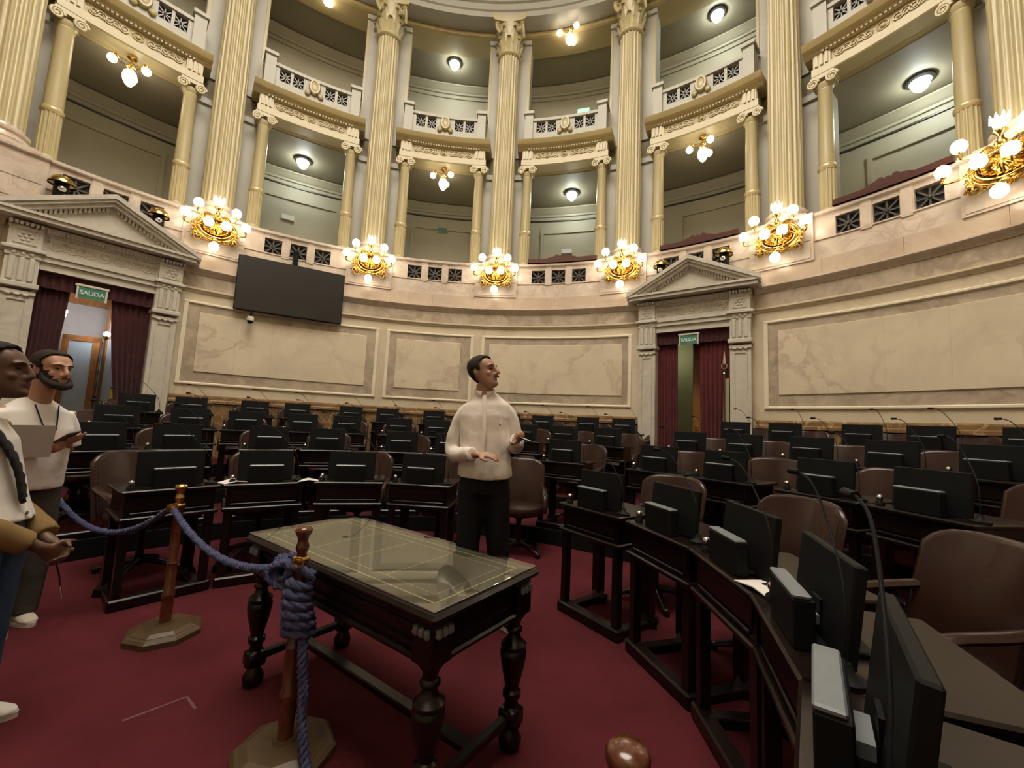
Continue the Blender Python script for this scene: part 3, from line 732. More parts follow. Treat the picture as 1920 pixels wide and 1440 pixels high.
# vestibule behind the left doorway
vs=at('wall_vestibule','','',DOOR[0],R,0)
for k in ('label','category'):
    if k in vs: del vs[k]
vs['kind']='structure'
MB().box(-1.7,1.7,2.2,2.3,0,4.0).build('end_wall',M['corr'],vs); MB().box(-1.8,-1.7,.36,2.3,0,4.0).build('side_wall',M['corr'],vs); MB().box(1.7,1.8,.36,2.3,0,4.0).build('side_wall',M['corr'],vs)
MB().box(-1.7,1.7,.36,2.3,3.75,3.85).build('vestibule_ceiling',M['corr'],vs); MB().box(-1.7,1.7,.36,2.3,.4,FZ).build('vestibule_floor',M['woodm'],vs)
o=at('screen_door','orange wood door with tall frosted glass panes beyond the left doorway','door',DOOR[0],R,FZ)
def leafdoor(o,x0,x1,y0,y1,z1,panes,hgt=2.15):
    dx,dy=x1-x0,y1-y0; L=sqrt(dx*dx+dy*dy); a=atan2(dy,dx)
    lf=MB(); lf.M=Matrix.Translation((x0,y0,0))@Matrix.Rotation(a,4,'Z')
    lf.box(0,.09,-.03,.03,0,z1).box(L-.09,L,-.03,.03,0,z1).box(0,L,-.03,.03,0,.25).box(0,L,-.03,.03,z1-.1,z1)
    for z in panes: lf.box(0,L,-.03,.03,z,z+.09)
    l=lf.build('leaf',M['woodm'],o)
    zs=[.25]+[z for z in panes]+[z1-.1]
    for k in range(len(zs)-1):
        g=MB(); g.M=lf.M; g.box(.09,L-.09,-.008,.008,zs[k]+(.09 if k else 0),zs[k+1]); g.build('pane',M['frost'],l)
leafdoor(o,-.62,-.22,1.7,1.75,2.75,[1.9]); leafdoor(o,-.2,.26,1.5,1.3,2.1,[])
leafdoor(o,.34,.50,1.4,.75,2.75,[2.1])
MB().box(-.7,.62,1.85,1.95,2.75,2.95).build('header',M['woodm'],o)
o=at('door_grating','dark wrought-iron grating behind the left doorway, right of the frosted pane','grating',DOOR[0],R,FZ)
for k in range(4): MB().box(.30+k*.045,.312+k*.045,1.9,1.92,0,2.1).build('bar',M['bronze'],o)
MB().box(.29,.46,1.89,1.93,1.0,1.04).build('rail',M['bronze'],o)
o=at('flag','mustard yellow flag hanging in the left doorway beside the curtain','flag',DOOR[0],R,FZ)
drape(.36,.42,.26,.5,.0,1.55,2,.03,.25).build('cloth',M['yellow'],o,70); MB().tube([(.42,.27,0),(.42,.27,2.1)],.014,8).build('pole',M['woodm'],o)
for x,z,y,lb in ((-.27,2.43,1.0,'bright corridor lamp left of the SALIDA sign'),(.28,2.13,.9,'bright corridor lamp by the right curtain of the left doorway')):
    o=at('corridor_lamp',lb,'lamp',DOOR[0],R,FZ); MB().sphere((x,y,z),.045,12,8).build('bulb',M['corrlamp'],o,60); MB().lathe([(.03,z-.1),(.045,z-.06),(.05,z-.04)],10,x,y).tube([(x,y,z-.09),(x,y+.1,z-.15),(x,y+.22,z-.15)],.012,6).build('bracket',M['brass'],o)
# behind the right doorway
vs=at('wall_vestibule','','',DOOR[1],R,0)
for k in ('label','category'):
    if k in vs: del vs[k]
vs['kind']='structure'
MB().box(-1.5,1.5,1.5,1.6,0,4.0).build('end_wall',M['palegreen'],vs); MB().box(-1.6,-1.5,.36,1.6,0,4.0).build('side_wall',M['palegreen'],vs); MB().box(1.5,1.6,.36,1.6,0,4.0).build('side_wall',M['palegreen'],vs)
MB().box(-1.5,1.5,.36,1.6,3.75,3.85).build('vestibule_ceiling',M['palegreen'],vs); MB().box(-1.5,1.5,.36,1.6,.4,FZ).build('vestibule_floor',M['woodm'],vs)
o=at('wooden_door','brown wooden door standing ajar behind the right doorway','door',DOOR[1],R,FZ)
lf=MB().box(-.12,.42,.44,.49,0,2.75,.006).build('leaf',M['woodm'],o); MB().box(.0,.34,.43,.44,.3,1.2).box(.0,.34,.43,.44,1.4,2.5).build('door_panel',M['woodm'],lf); MB().tube([(-.07,.44,1.0),(-.07,.38,1.0),(.0,.38,1.0)],.012,8).build('handle',M['brass'],lf)
o=at('corridor_lamp','added unseen lamp behind the left curtain of the right doorway','lamp',DOOR[1],R,FZ); MB().sphere((-.75,.9,2.6),.07,12,8).build('bulb',M['addedlamp'],o,60); MB().tube([(-.75,.9,2.67),(-.75,.9,3.2)],.012,6).build('bracket',M['brass'],o)  # unseen lamp, added to light the pale green wall
o=at('flagpole','flagpole with ring and spear tip in front of the right curtain','flagpole',DOOR[1],R,FZ)
x=.56; MB().tube([(x,-.2,.03),(x,-.2,2.02)],.016,8).build('pole',M['post'],o); MB().lathe([(.12,0),(.12,.03),(.03,.06)],14,x,-.2).build('foot',M['brass'],o)
MB().torus((x,-.2,2.08),.045,.010,16,6).build('ring',M['chrome'],o); MB().lathe([(.03,2.13),(.022,2.2),(.003,2.36)],10,x,-.2,sy=.4).build('spear_tip',M['chrome'],o)
drape(x-.02,x+.07,x-.05,x+.08,.15,1.86,2,.02,-.17).build('cloth',M['palegreen'],o,70); MB().sphere((x,-.22,1.95),.014,8,6).build('glow_knob',M['exitlit'],o)  # green glow on the small ball paints in the light at the finial

# ================================================================== WALL SCREEN
o=at('wall_screen','large black flat television hung on the curved wall','television',-29.83,R-.16,3.86)
MB().box(-.955,.955,-.05,.0,-.535,.535,.008).build('casing',M['black'],o); MB().box(-.94,.94,-.053,-.049,-.515,.525).build('display',M['screen'],o)
MB().box(-.05,.05,0,.04,-.3,.82).box(-.05,.05,0,.34,.78,.86).build('bracket',M['black'],o)
MB().box(-.3,.3,0,.12,-.2,.2).build('mount',M['black'],o)
o=at('dome_camera','small white dome camera hanging under the wall screen','camera',-35.1,R-.2,3.13)
MB().lathe([(.06,.0),(.062,.05),(.05,.08)],16).build('housing',M['signframe'],o,50); MB().sphere((0,0,-.005),.052,14,9).build('dome',M['black'],o,60); MB().tube([(0,0,.07),(0,.03,.2)],.018,8).build('arm',M['black'],o)
ROW1=[-51.8,-33.8,-14.1,4.5,54.4,74.0,92.1,109.4,126.0]
ROW2=[-55.5,-45.8,-32.1,-21.9,-7.3,3.0,27.3,45.5,56.6,69.9,80.4]
ROW3=[-50.9,-42.6,-35.2,-26.6,-19.2,-9.9,-2.6,14.2,22.0,29.8,43.4,51.1,59.3,67.3,75.2]
ROW4=[-47.4,-41.5,-33.5,-27.5,-19.2,-13.1,-5.0,8.7,14.7,22.6,28.6,45.0,51.0,58.9,64.7,71.6]
CHOFF={}
# ================================================================== DESKS, MONITORS, MICROPHONES, CHAIRS
# desk geometry: local y = 0 under the monitor, -y is the front (towards the room's centre)
W2=.297; TOPZ=.80
d_top=MB().box(-W2,W2,-.15,.36,TOPZ-.028,TOPZ,.008).mesh('desk_top',M['wood'])
d_ap=MB().box(-W2+.03,W2-.03,-.115,.33,.615,TOPZ-.028).mesh('apron',M['wood'])
d_led=MB().box(-W2+.005,W2-.005,-.145,.35,.585,.615,.008).mesh('ledge',M['wood'])
d_mold=MB().box(-W2+.06,W2-.06,-.13,-.115,.628,.645,.004).mesh('moulding',M['wood'])
d_drw=MB().box(-W2+.05,W2-.05,-.125,-.114,.655,.755,.004).mesh('drawer',M['wood'])
d_kn=MB().lathe([(.004,-.012),(.012,-.02),(.010,-.028),(.003,-.03)],10).torus((0,0,-.035),.012,.004,10,5,'x').mesh('ring_pull',M['brass'],60)
d_legf=MB().box(-.025,.025,-.025,.025,.07,.59).mesh('leg',M['wood'])
d_legr=MB().box(-.035,.035,-.035,.035,.08,.59).lathe([(.075,.0),(.07,.05),(.04,.1)],4).mesh('leg',M['wood'])
d_base=MB().box(-W2+.005,W2-.005,-.14,-.06,0,.075,.01).mesh('foot_rail',M['wood'])
d_run=MB().box(-.035,.035,-.07,.34,0,.05,.006).mesh('runner',M['wood'])
m_pan=MB(); m_pan.M=Matrix.Rotation(radians(-7),4,'X'); m_pan.box(-.205,.205,-.018,.012,-.135,.125,.005)
m_pan_me=m_pan.mesh('display_panel',M['black'])
m_nk=MB().box(-.035,.035,-.03,.015,-.05,.06).box(-.10,.10,-.06,.08,-.055,-.04,.004)
m_neck_me=m_nk.mesh('stand',M['black'])
t_body=MB().box(-.125,.125,-.035,.02,0,.135,.004).mesh('body',M['black']); t_top=MB().box(-.125,.125,-.036,.012,.1352,.148,.004).mesh('top_strip',M['silver'])  # silver strip, which also paints in light caught by the box top
t_foot=MB().box(-.05,.05,-.02,.05,.05,.075).mesh('bracket',M['silver'])
mc_b=MB().lathe([(.045,0),(.045,.012),(.02,.022),(.012,.045)],16).mesh('base',M['black'],50)
pts=[(0,0,.03),(0,.005,.13),(-.02,.03,.22),(-.11,.09,.34),(-.21,.15,.45),(-.28,.17,.47)]
P3=[]
for k in range(len(pts)-1):
    for q in range(4): P3.append(Vector(pts[k]).lerp(Vector(pts[k+1]),q/4))
P3.append(Vector(pts[-1]))
for _ in range(4): P3=[P3[0]]+[(P3[j-1]+P3[j]*2+P3[j+1])/4 for j in range(1,len(P3)-1)]+[P3[-1]]
mc_s=MB().tube(P3,.0034,6).mesh('gooseneck',M['black'],60)
mc_h=MB().tube([P3[-1],P3[-1]+Vector((-.045,.01,0))],[.009,.011],8).mesh('head',M['black'],60)
bt_b=MB().lathe([(.026,0),(.026,.02),(.014,.03),(.012,.045)],14).mesh('body',M['black'],50); bt_c=MB().sphere((0,0,.05),.02,12,8).mesh('button',M['chrome'],60)
# chair: padded tub back with wooden rim, arms, seat, pedestal (faces -y)
def chair_back(rin,thick,z0,z1,ang,corner):
    v=[];f=[];nu,nv=18,10
    for side in (0,1):
        for j in range(nv+1):
            q=j/nv
            for k in range(nu+1):
                u=-1+2*k/nu; top=z1-corner*(abs(u)**5); z=z0+(top-z0)*q
                squeeze=1-.06*(1-q); a=u*ang*squeeze; r=(rin if side==0 else rin+thick)+(.02*sin(q*pi) if side==0 else 0)*-1*(1-u*u)
                lean=.14*(q)
                v.append((r*sin(a),r*cos(a)-rin+.22+lean,z))
    n=(nu+1); o=n*(nv+1)
    for j in range(nv):
        for k in range(nu):
            a=j*n+k; f.append((a,a+1,a+n+1,a+n)); f.append((o+a,o+a+n,o+a+n+1,o+a+1))
    for k in range(nu):
        for j in (0,nv): a=j*n+k; f.append((a,a+1,o+a+1,o+a))
    for j in range(nv):
        for k in (0,nu): a=j*n+k; f.append((a,a+n,o+a+n,o+a))
    rim=[]
    for j in range(0,nv+1): rim.append(((Vector(v[j*n])+Vector(v[o+j*n]))/2))
    for k in range(1,nu+1): rim.append((Vector(v[nv*n+k])+Vector(v[o+nv*n+k]))/2)
    for j in range(nv-1,-1,-1): rim.append((Vector(v[j*n+nu])+Vector(v[o+j*n+nu]))/2)
    return MB().add(v,f),rim
cb,rim=chair_back(.42,.05,.44,.965,.66,.07)
c_back=cb.mesh('backrest',M['leather'],60)
c_rim=MB().tube(rim,[(.030,.018)]*len(rim),8).mesh('back_rim',M['leather'],60)
c_seat=MB().lathe([(.20,.40),(.27,.42),(.285,.46),(.27,.50),(.15,.52)],28,0,.0,sx=.98,sy=.95).mesh('seat',M['leather'],60)
ap=[(.26,.24,.70),(.27,.12,.68),(.268,-.02,.66),(.265,-.14,.63),(.26,-.2,.57),(.255,-.19,.46)]
c_arm=[MB().tube([(e*x,y,z) for x,y,z in ap],[(.032,.022)]*4+[(.026,.02)]*2,8).mesh('arm',M['leather'],60) for e in (-1,1)]
c_ped=MB().lathe([(.035,.06),(.03,.1),(.03,.34),(.09,.40)],14).mesh('pedestal',M['wood'],50)
cs=MB(); cs.tube([(0,0,.10),(.12,0,.085),(.27,0,.045),(.30,0,.03)],[(.03,.03),(.028,.025),(.022,.018),(.02,.018)],8); cs.sphere((.29,0,.028),.028,8,6)
c_star=cs.mesh('foot',M['wood'],50)
ROWR=[2.04,3.585,4.84,6.24]; ROWZ=[0,.165,.335,FZ]
MON={1:[(265,387,849),(455,550,846),(622,704,846),(760,832,852),(1091,1164,883.5),(1225,1305,911),(1362,1446,952)]}
DESKS={0:ROW1,1:ROW2,2:ROW3,3:ROW4}
RN=['front row','second row','third row','back row']
MIRROR_MIC=set()
ch_off={}
rnd=random.Random(5)
for row in range(4):
    n=len(DESKS[row])
    for k,th in enumerate(DESKS[row]):
        r,z=ROWR[row],ROWZ[row]; od=ORD[k]
        place='%s desk from the left in the %s'%(od,RN[row])
        d=at('desk','dark polished wooden desk with drawer, %s'%('%s from the left in the %s'%(od,RN[row])),'desk',th,r,z,'senate desks, '+RN[row])
        inst('desk_top',d_top,d); inst('apron',d_ap,d); inst('ledge',d_led,d); inst('moulding',d_mold,d)
        if row<3:
            dr=inst('drawer',d_drw,d); kn=inst('ring_pull',d_kn,dr,(0,-.118,.71)); kn.rotation_euler=(pi/2,0,0)
        if row<2:
            for e in (-1,1):
                inst('leg',d_legf,d,(e*(W2-.05),-.095,0)); inst('leg',d_legr,d,(e*(W2-.06),.26,0)); inst('runner',d_run,d,(e*(W2-.06),0,0))
            inst('foot_rail',d_base,d)
        else:
            for e in (-1,1): inst('leg',d_legr,d,(e*(W2-.06),.26,0)); inst('leg',d_legr,d,(e*(W2-.06),-.04,0))
        m=at('monitor','black monitor seen from behind on the '+place,'monitor',th,r,z+TOPZ+.055,'desk monitors')
        p_=inst('display_panel',m_pan_me,m,(0,0,.082)); inst('stand',m_neck_me,m)
        t=at('voting_terminal','low black silver-topped console on the '+place,'console',th,r-.085,z+TOPZ,'desk consoles')
        inst('body',t_body,t); inst('top_strip',t_top,t); inst('bracket',t_foot,t)
        q=at('microphone','thin black gooseneck microphone on the '+place,'microphone',th+math.degrees(.255/r),r-.03,z+TOPZ,'gooseneck microphones')
        if rnd.random()<.5 and not (row==0 and k>3): q.rotation_euler.z+=rnd.uniform(-.35,.35)
        if row==0 and k>3: q.rotation_euler.z+=radians(38)
        inst('base',mc_b,q); inst('gooseneck',mc_s,q); inst('head',mc_h,q)
        if row<3:
            q=at('call_button','small chrome call button on the '+place,'button',th-math.degrees(.245/r),r-.07,z+TOPZ,'call buttons')
            inst('body',bt_b,q); inst('button',bt_c,q)
        dt,dr_,rz=CHOFF.get((row,k),(rnd.uniform(-.03,.03),rnd.uniform(-.03,.02),rnd.uniform(-.2,.2)))
        rc=r+.68+dr_
        c=at('armchair','brown leather tub armchair behind the '+place,'armchair',th+math.degrees(dt/rc),rc,z,'leather armchairs')
        c.rotation_euler.z+=rz
        inst('backrest',c_back,c); inst('back_rim',c_rim,c); inst('seat',c_seat,c)
        for me in c_arm: inst('arm',me,c)
        inst('pedestal',c_ped,c)
        for f_ in range(4): inst('foot',c_star,c,None,pi/4+f_*pi/2)
# one more armchair in the aisle
c=thing('armchair','brown leather tub armchair standing in the aisle right of the standing man','armchair',pol(22.0,2.95),.02,'leather armchairs')
inst('backrest',c_back,c); inst('back_rim',c_rim,c); inst('seat',c_seat,c)
for me in c_arm: inst('arm',me,c)
inst('pedestal',c_ped,c)
for f_ in range(4): inst('foot',c_star,c,None,pi/4+f_*pi/2)
# loose papers on desks
for th,r,z,a,w_,h_,lb in ((99.5,2.0,TOPZ,.3,.21,.15,'white folded paper on a front row desk, right of centre'),(-24.2,1.96,TOPZ+.001,.1,.16,.1,'small pale note on the second front row desk from the left'),(-40.5,2.0,TOPZ+.001,.4,.18,.12,'crumpled beige paper on the end of the leftmost front row desk')):
    o=at('paper',lb,'paper',th,r,z); o.rotation_euler.z+=a
    MB().add([(-w_/2,-h_/2,.004),(0,-h_/2,.018),(w_/2,-h_/2,.004),(-w_/2,h_/2,.004),(0,h_/2,.022),(w_/2,h_/2,.004),(-w_/2,-h_/2,0),(0,-h_/2,.014),(w_/2,-h_/2,0),(-w_/2,h_/2,0),(0,h_/2,.018),(w_/2,h_/2,0)],
      [(0,1,4,3),(1,2,5,4),(6,9,10,7),(7,10,11,8),(0,6,7,1),(1,7,8,2),(3,4,10,9),(4,5,11,10),(0,3,9,6),(2,8,11,5)]).build('sheet',M['paper'],o)

# ================================================================== THE TABLE
tb=thing('writing_table','dark carved wooden table with glass top and turned legs in the foreground','table',(-.596,2.09,0),radians(-36.0))
hx,hy=.705,.325; H_=.76
MB().box(-hx,hx,-hy,hy,H_-.05,H_-.018,.012).box(-hx+.03,hx-.03,-hy+.03,hy-.03,H_-.07,H_-.05).build('table_top',M['wood'],tb)
MB().box(-hx+.025,hx-.025,-hy+.025,hy-.025,H_-.018,H_-.0145).build('leather_inset',M['tabletop'],tb)
g=MB()
for i_,wd in ((.075,.006),(.13,.003)):
    x,y=hx-i_,hy-i_
    for x0,x1,y0,y1 in ((-x,x,-y,-y+wd),(-x,x,y-wd,y),(-x,-x+wd,-y,y),(x-wd,x,-y,y)): g.box(x0,x1,y0,y1,H_-.0145,H_-.014)
for xx in (-.26,.0,.28): g.box(xx,xx+.004,-hy+.13,hy-.13,H_-.0145,H_-.014)
g.build('tooled_lines',M['tgold'],tb)
MB().box(-hx+.012,hx-.012,-hy+.012,hy-.012,H_-.0135,H_-.004,.002).build('glass_sheet',M['glass'],tb)
ap_=MB().box(-hx+.05,hx-.05,-hy+.05,hy-.05,.575,H_-.07).build('apron',M['wood'],tb)
q=MB()
for e in (-1,1):
    q.box(-hx+.10,hx-.10,e*(hy-.045)-.008,e*(hy-.045)+.008,.60,.615); q.box(-hx+.10,hx-.10,e*(hy-.045)-.008,e*(hy-.045)+.008,.66,.672)
    q.box(e*(hx-.045)-.008,e*(hx-.045)+.008,-hy+.10,hy-.10,.60,.615); q.box(e*(hx-.045)-.008,e*(hx-.045)+.008,-hy+.10,hy-.10,.66,.672)
q.build('apron_moulding',M['wood'],ap_)
MB().box(-hx+.03,hx-.03,-hy+.03,hy-.03,.555,.58,.008).build('apron_ledge',M['wood'],tb)
leg_prof=[(.028,.0),(.045,.015),(.05,.045),(.035,.075),(.028,.09),(.045,.10),(.045,.105)]
leg_up=[(.042,.165),(.03,.175),(.028,.20),(.04,.215),(.04,.235),(.028,.245),(.034,.27),(.05,.335),(.058,.385),(.058,.40),(.050,.41),(.056,.418),(.056,.43),(.045,.44),(.03,.455),(.026,.475),(.036,.485),(.036,.495),(.026,.505),(.03,.53),(.045,.55),(.045,.56)]
leg_me=MB().lathe(leg_prof,20).box(-.042,.042,-.042,.042,.10,.17,.008).lathe(leg_up,20).mesh('leg',M['wood'],45)
gut=MB()
for k in (-1,0,1): gut.lathe([(.005,-.032),(.014,-.022),(.010,0)],8,k*.028,0)
gut_me=gut.mesh('corner_drops',M['silver'],60)
for e in (-1,1):
    for s_ in (-1,1):
        l=inst('leg',leg_me,tb,(e*(hx-.075),s_*(hy-.075),0))
        MB().box(e*(hx-.075)-.05,e*(hx-.075)+.05,s_*(hy-.075)-.05,s_*(hy-.075)+.05,.558,H_-.07,.004).build('corner_block',M['wood'],tb)
        inst('corner_drops',gut_me,tb,(e*(hx-.02),s_*(hy-.075),H_-.075),pi/2); inst('corner_drops',gut_me,tb,(e*(hx-.075),s_*(hy-.02),H_-.075))
    MB().box(e*(hx-.075)-.022,e*(hx-.075)+.022,-hy+.075,hy-.075,.118,.152,.006).build('end_stretcher',M['wood'],tb)
MB().box(-hx+.075,hx-.075,-.028,.028,.115,.15,.006).build('long_stretcher',M['wood'],tb)

# ================================================================== STANCHIONS AND ROPES
post_prof=[(.030,.05),(.034,.06),(.030,.09),(.033,.20),(.030,.22),(.036,.235),(.036,.25),(.028,.262),(.030,.40),(.026,.42),(.031,.43),(.026,.44),(.025,.74),(.030,.76),(.030,.775),(.022,.785),(.019,.80),(.026,.815),(.026,.83),(.020,.845),(.022,.865),(.032,.882),(.034,.895),(.028,.905),(.01,.908)]
def stanchion(x,y,label,oct_=True,finial='wood'):
    o=thing('stanchion',label,'stanchion',(x,y,0),.2,'wooden rope stanchions')
    MB().lathe([(.20,0),(.20,.03),(.185,.045),(.17,.05),(.17,.052)],8).build('base',M['basewood'],o); MB().lathe([(.168,.052),(.14,.066),(.05,.07),(.045,.08)],8).build('base_top',M['basewood'],o)
    MB().lathe(post_prof[:-9],20).build('post',M['post'],o,50)
    MB().lathe(post_prof[-10:],20).build('finial',M['post'] if finial=='wood' else M['brass'],o,50)
    MB().lathe([(.03,.768),(.034,.772),(.034,.784),(.03,.788)],16).build('collar',M['brass'],o,50)
    MB().torus((0,-.045,.775),.02,.005,12,6).build('ring',M['brass'],o,60)
    return o
stanchion(-.855,1.82,'wooden stanchion wrapped in blue rope beside the glass topped table')
stanchion(-2.065,2.69,'wooden stanchion with brass finial in front of the left desks',finial='brass')
stanchion(.20,.675,'wooden stanchion at the bottom edge, only its round finial showing',finial='wood')
def smooth(P,n=3,sub=5):
    Q=[]
    for k in range(len(P)-1):
        for q_ in range(sub): Q.append(Vector(P[k]).lerp(Vector(P[k+1]),q_/sub))
    Q.append(Vector(P[-1]))
    for _ in range(n*sub): Q=[Q[0]]+[(Q[j-1]+Q[j]*2+Q[j+1])/4 for j in range(1,len(Q)-1)]+[Q[-1]]
    return Q
def ropemesh(P,r,turn=70):
    # three twisted strands
    m=MB(); P=[Vector(p) for p in P]; L=0
    ph=[0]
    for k in range(1,len(P)): ph.append(ph[-1]+(P[k]-P[k-1]).length*turn)
    u=Vector((0,0,1)); fr_=[]
    for k in range(len(P)):
        d=(P[min(k+1,len(P)-1)]-P[max(k-1,0)]).normalized(); u=(u-d*u.dot(d)); u=u.normalized() if u.length>1e-4 else d.orthogonal().normalized(); fr_.append((u.copy(),d.cross(u)))
    for s_ in range(3):
        a=s_*2*pi/3
        m.tube([P[k]+fr_[k][0]*(r*.5*cos(ph[k]+a))+fr_[k][1]*(r*.5*sin(ph[k]+a)) for k in range(len(P))],r*.58,6)
    return m
def sag(a,b,drop,n=60):
    a,b=Vector(a),Vector(b); return [a.lerp(b,k/n)+Vector((0,0,-drop*4*(k/n)*(1-k/n))) for k in range(n+1)]
o=thing('rope','blue twisted rope sagging between the two left stanchions','rope',(-1.5,2.3,0))
P_=[p-Vector((-1.5,2.3,0)) for p in sag((-2.06,2.64,.765),(-.90,1.86,.74),.135)]
ropemesh(P_,.020).build('strand',M['rope'],o,60); MB().lathe([(.021,-.02),(.024,0),(.021,.02)],12,P_[0].x,P_[0].y,z=P_[0].z).build('end_cap',M['brass'],o,60)
o=thing('rope','blue twisted rope sagging from the left stanchion towards the visitors','rope',(-2.6,2.9,0))
P_=[p-Vector((-2.6,2.9,0)) for p in sag((-2.10,2.67,.765),(-3.35,3.1,.80),.24)]
ropemesh(P_,.020).build('strand',M['rope'],o,60); MB().lathe([(.021,-.02),(.024,0),(.021,.02)],12,P_[0].x,P_[0].y,z=P_[0].z).build('end_cap',M['brass'],o,60)
o=thing('rope','loose blue rope knotted round the stanchion by the table, its tail hanging down','rope',(-.855,1.82,0))
co=[]
for k in range(110):
    a=k*.36; zz=.71-.0021*k+.006*sin(k*.7); rr=.040+.008*sin(k*.31)+.012*(k/110); co.append((rr*cos(a)+.012,rr*sin(a)-.012,zz))
tl=smooth([co[-1],(.05,-.03,.50),(.06,-.05,.42),(.075,-.05,.33),(.09,-.07,.2),(.115,-.09,.1),(.14,-.10,.03),(.17,-.14,.024),(.12,-.22,.024)],2)
ropemesh([Vector(p) for p in co],.020,45).build('coil',M['rope'],o,60)
ropemesh(tl,.021,80).build('tail',M['rope'],o,60)
kn_=[]
for k in range(70):
    a=k*.55; kn_.append((-.075+.045*cos(a)+.012*cos(a*.37),.01+.035*sin(a*.83),.735+.04*sin(a)-.0004*k))
ropemesh([Vector(p) for p in kn_],.017,90).build('knot',M['rope'],o,60)
ropemesh(smooth([kn_[-1],(-.03,-.02,.76),(.03,-.03,.74),co[0]],2),.018,90).build('loop',M['rope'],o,60)
# tape marks on the carpet
o=thing('tape_mark','faded white tape corner stuck on the red carpet at lower left','tape',(-1.25,1.75,0.0))
p0,p1,p2=Vector((-1.62,2.10,0)),Vector((-1.42,2.18,0)),Vector((-1.37,2.06,0))
def strip(a,b,wd,m,off):
    d=(b-a).normalized(); n=Vector((-d.y,d.x,0))*wd; m.add([tuple(p-off+Vector((0,0,h))) for h in (.0005,.0015) for p in (a-n,b-n,b+n,a+n)],[(4,5,6,7),(0,3,2,1),(0,1,5,4),(1,2,6,5),(2,3,7,6),(3,0,4,7)])
w_='white'
tm=MB(); off=Vector((-1.5,2.05,0)); o.location=off
for a,b in (((-1.649,1.974,0),(-1.5,2.147,0)),((-1.5,2.147,0),(-1.40,2.07,0))): strip(Vector(a),Vector(b),.006,tm,off)
tm.build('strip',plain('tape',(.13,.055,.06),.8,0,.3,30),o)

# ================================================================== PEOPLE
def skinmat(name,c): 
    m=plain(name,c,.5,0,.10,12,.08,300); return m
def cloth(name,c,bump=.35,bs=14,var=.06): return plain(name,c,.85,0,var,5,bump,bs,spec=.2,bdist=.02)
def blob(name,mb,m,parent,voxel=.01,it=6,fac=.5):
    ob=mb.build(name,m,parent)
    r=ob.modifiers.new('remesh','REMESH'); r.mode='VOXEL'; r.voxel_size=voxel; r.use_smooth_shade=True
    s_=ob.modifiers.new('smooth','SMOOTH'); s_.factor=fac; s_.iterations=it
    return ob
HS=[(.0,-.078,-.035,.026),(.012,-.092,-.018,.040),(.032,-.097,.008,.051),(.058,-.096,.035,.059),(.085,-.096,.062,.065),(.108,-.093,.080,.069),(.128,-.088,.091,.072),(.150,-.094,.098,.0745),(.175,-.091,.100,.075),(.2,-.078,.092,.069),(.22,-.052,.070,.054),(.234,-.015,.030,.022)]
def headshell(mb,z0=0,z1=1,grow=0,ycut=None,n=28):
    v=[];f=[];rows=[h for h in HS if z0<=h[0]<=z1]
    for z,a,b,hw in rows:
        cy=(a+b)/2; ry=(b-a)/2+grow; rx=hw+grow
        for k in range(n):
            t=2*pi*k/n; ex=2.35; cx_=abs(cos(t))**(2/ex)*(1 if cos(t)>0 else -1); sy_=abs(sin(t))**(2/ex)*(1 if sin(t)>0 else -1)
            v.append((rx*cx_,cy+ry*sy_,z+(grow if z>.2 else 0)))
    m=len(rows)
    for i in range(m-1):
        for k in range(n): k2=(k+1)%n; f.append((i*n+k,i*n+k2,(i+1)*n+k2,(i+1)*n+k))
    f+=[tuple(range(n))[::-1],tuple((m-1)*n+k for k in range(n))]
    mb.add(v,f)
def head(mb,X,nose=.03):
    M0=mb.M; mb.M=X
    headshell(mb)
    mb.tube([(0,-.090,.150),(0,-.101-nose*.1,.130),(0,-.110-nose*.35,.108),(0,-.113-nose*.45,.097),(0,-.104-nose*.2,.088),(0,-.09,.084)],[(.008,.011),(.010,.013),(.013,.013),(.0155,.013),(.015,.010),(.012,.008)],8,up=(0,-1,0))
    for e in (-1,1):
        mb.sphere((e*.012,-.10,.090),.0105,8,6)
        mb.sphere((e*.076,.012,.118),.03,10,8,.32,.62,1.05)                 # ear
        mb.tube([(e*.010,-.098,.152),(e*.032,-.096,.157),(e*.055,-.080,.150)],[.008,.009,.006],6)   # brow
        mb.sphere((e*.042,-.070,.098),.019,8,6)                               # cheek
    mb.sphere((0,-.096,.066),.02,10,6,1.25,.55,.32); mb.sphere((0,-.095,.056),.02,10,6,1.1,.6,.38); mb.sphere((0,-.09,.024),.022,8,6)
    mb.M=M0
def hs_at(z):
    for i in range(len(HS)-1):
        a,b=HS[i],HS[i+1]
        if a[0]<=z<=b[0]+1e-9:
            t=(z-a[0])/(b[0]-a[0]); return tuple(a[k]+(b[k]-a[k])*t for k in range(4))
    return HS[-1]
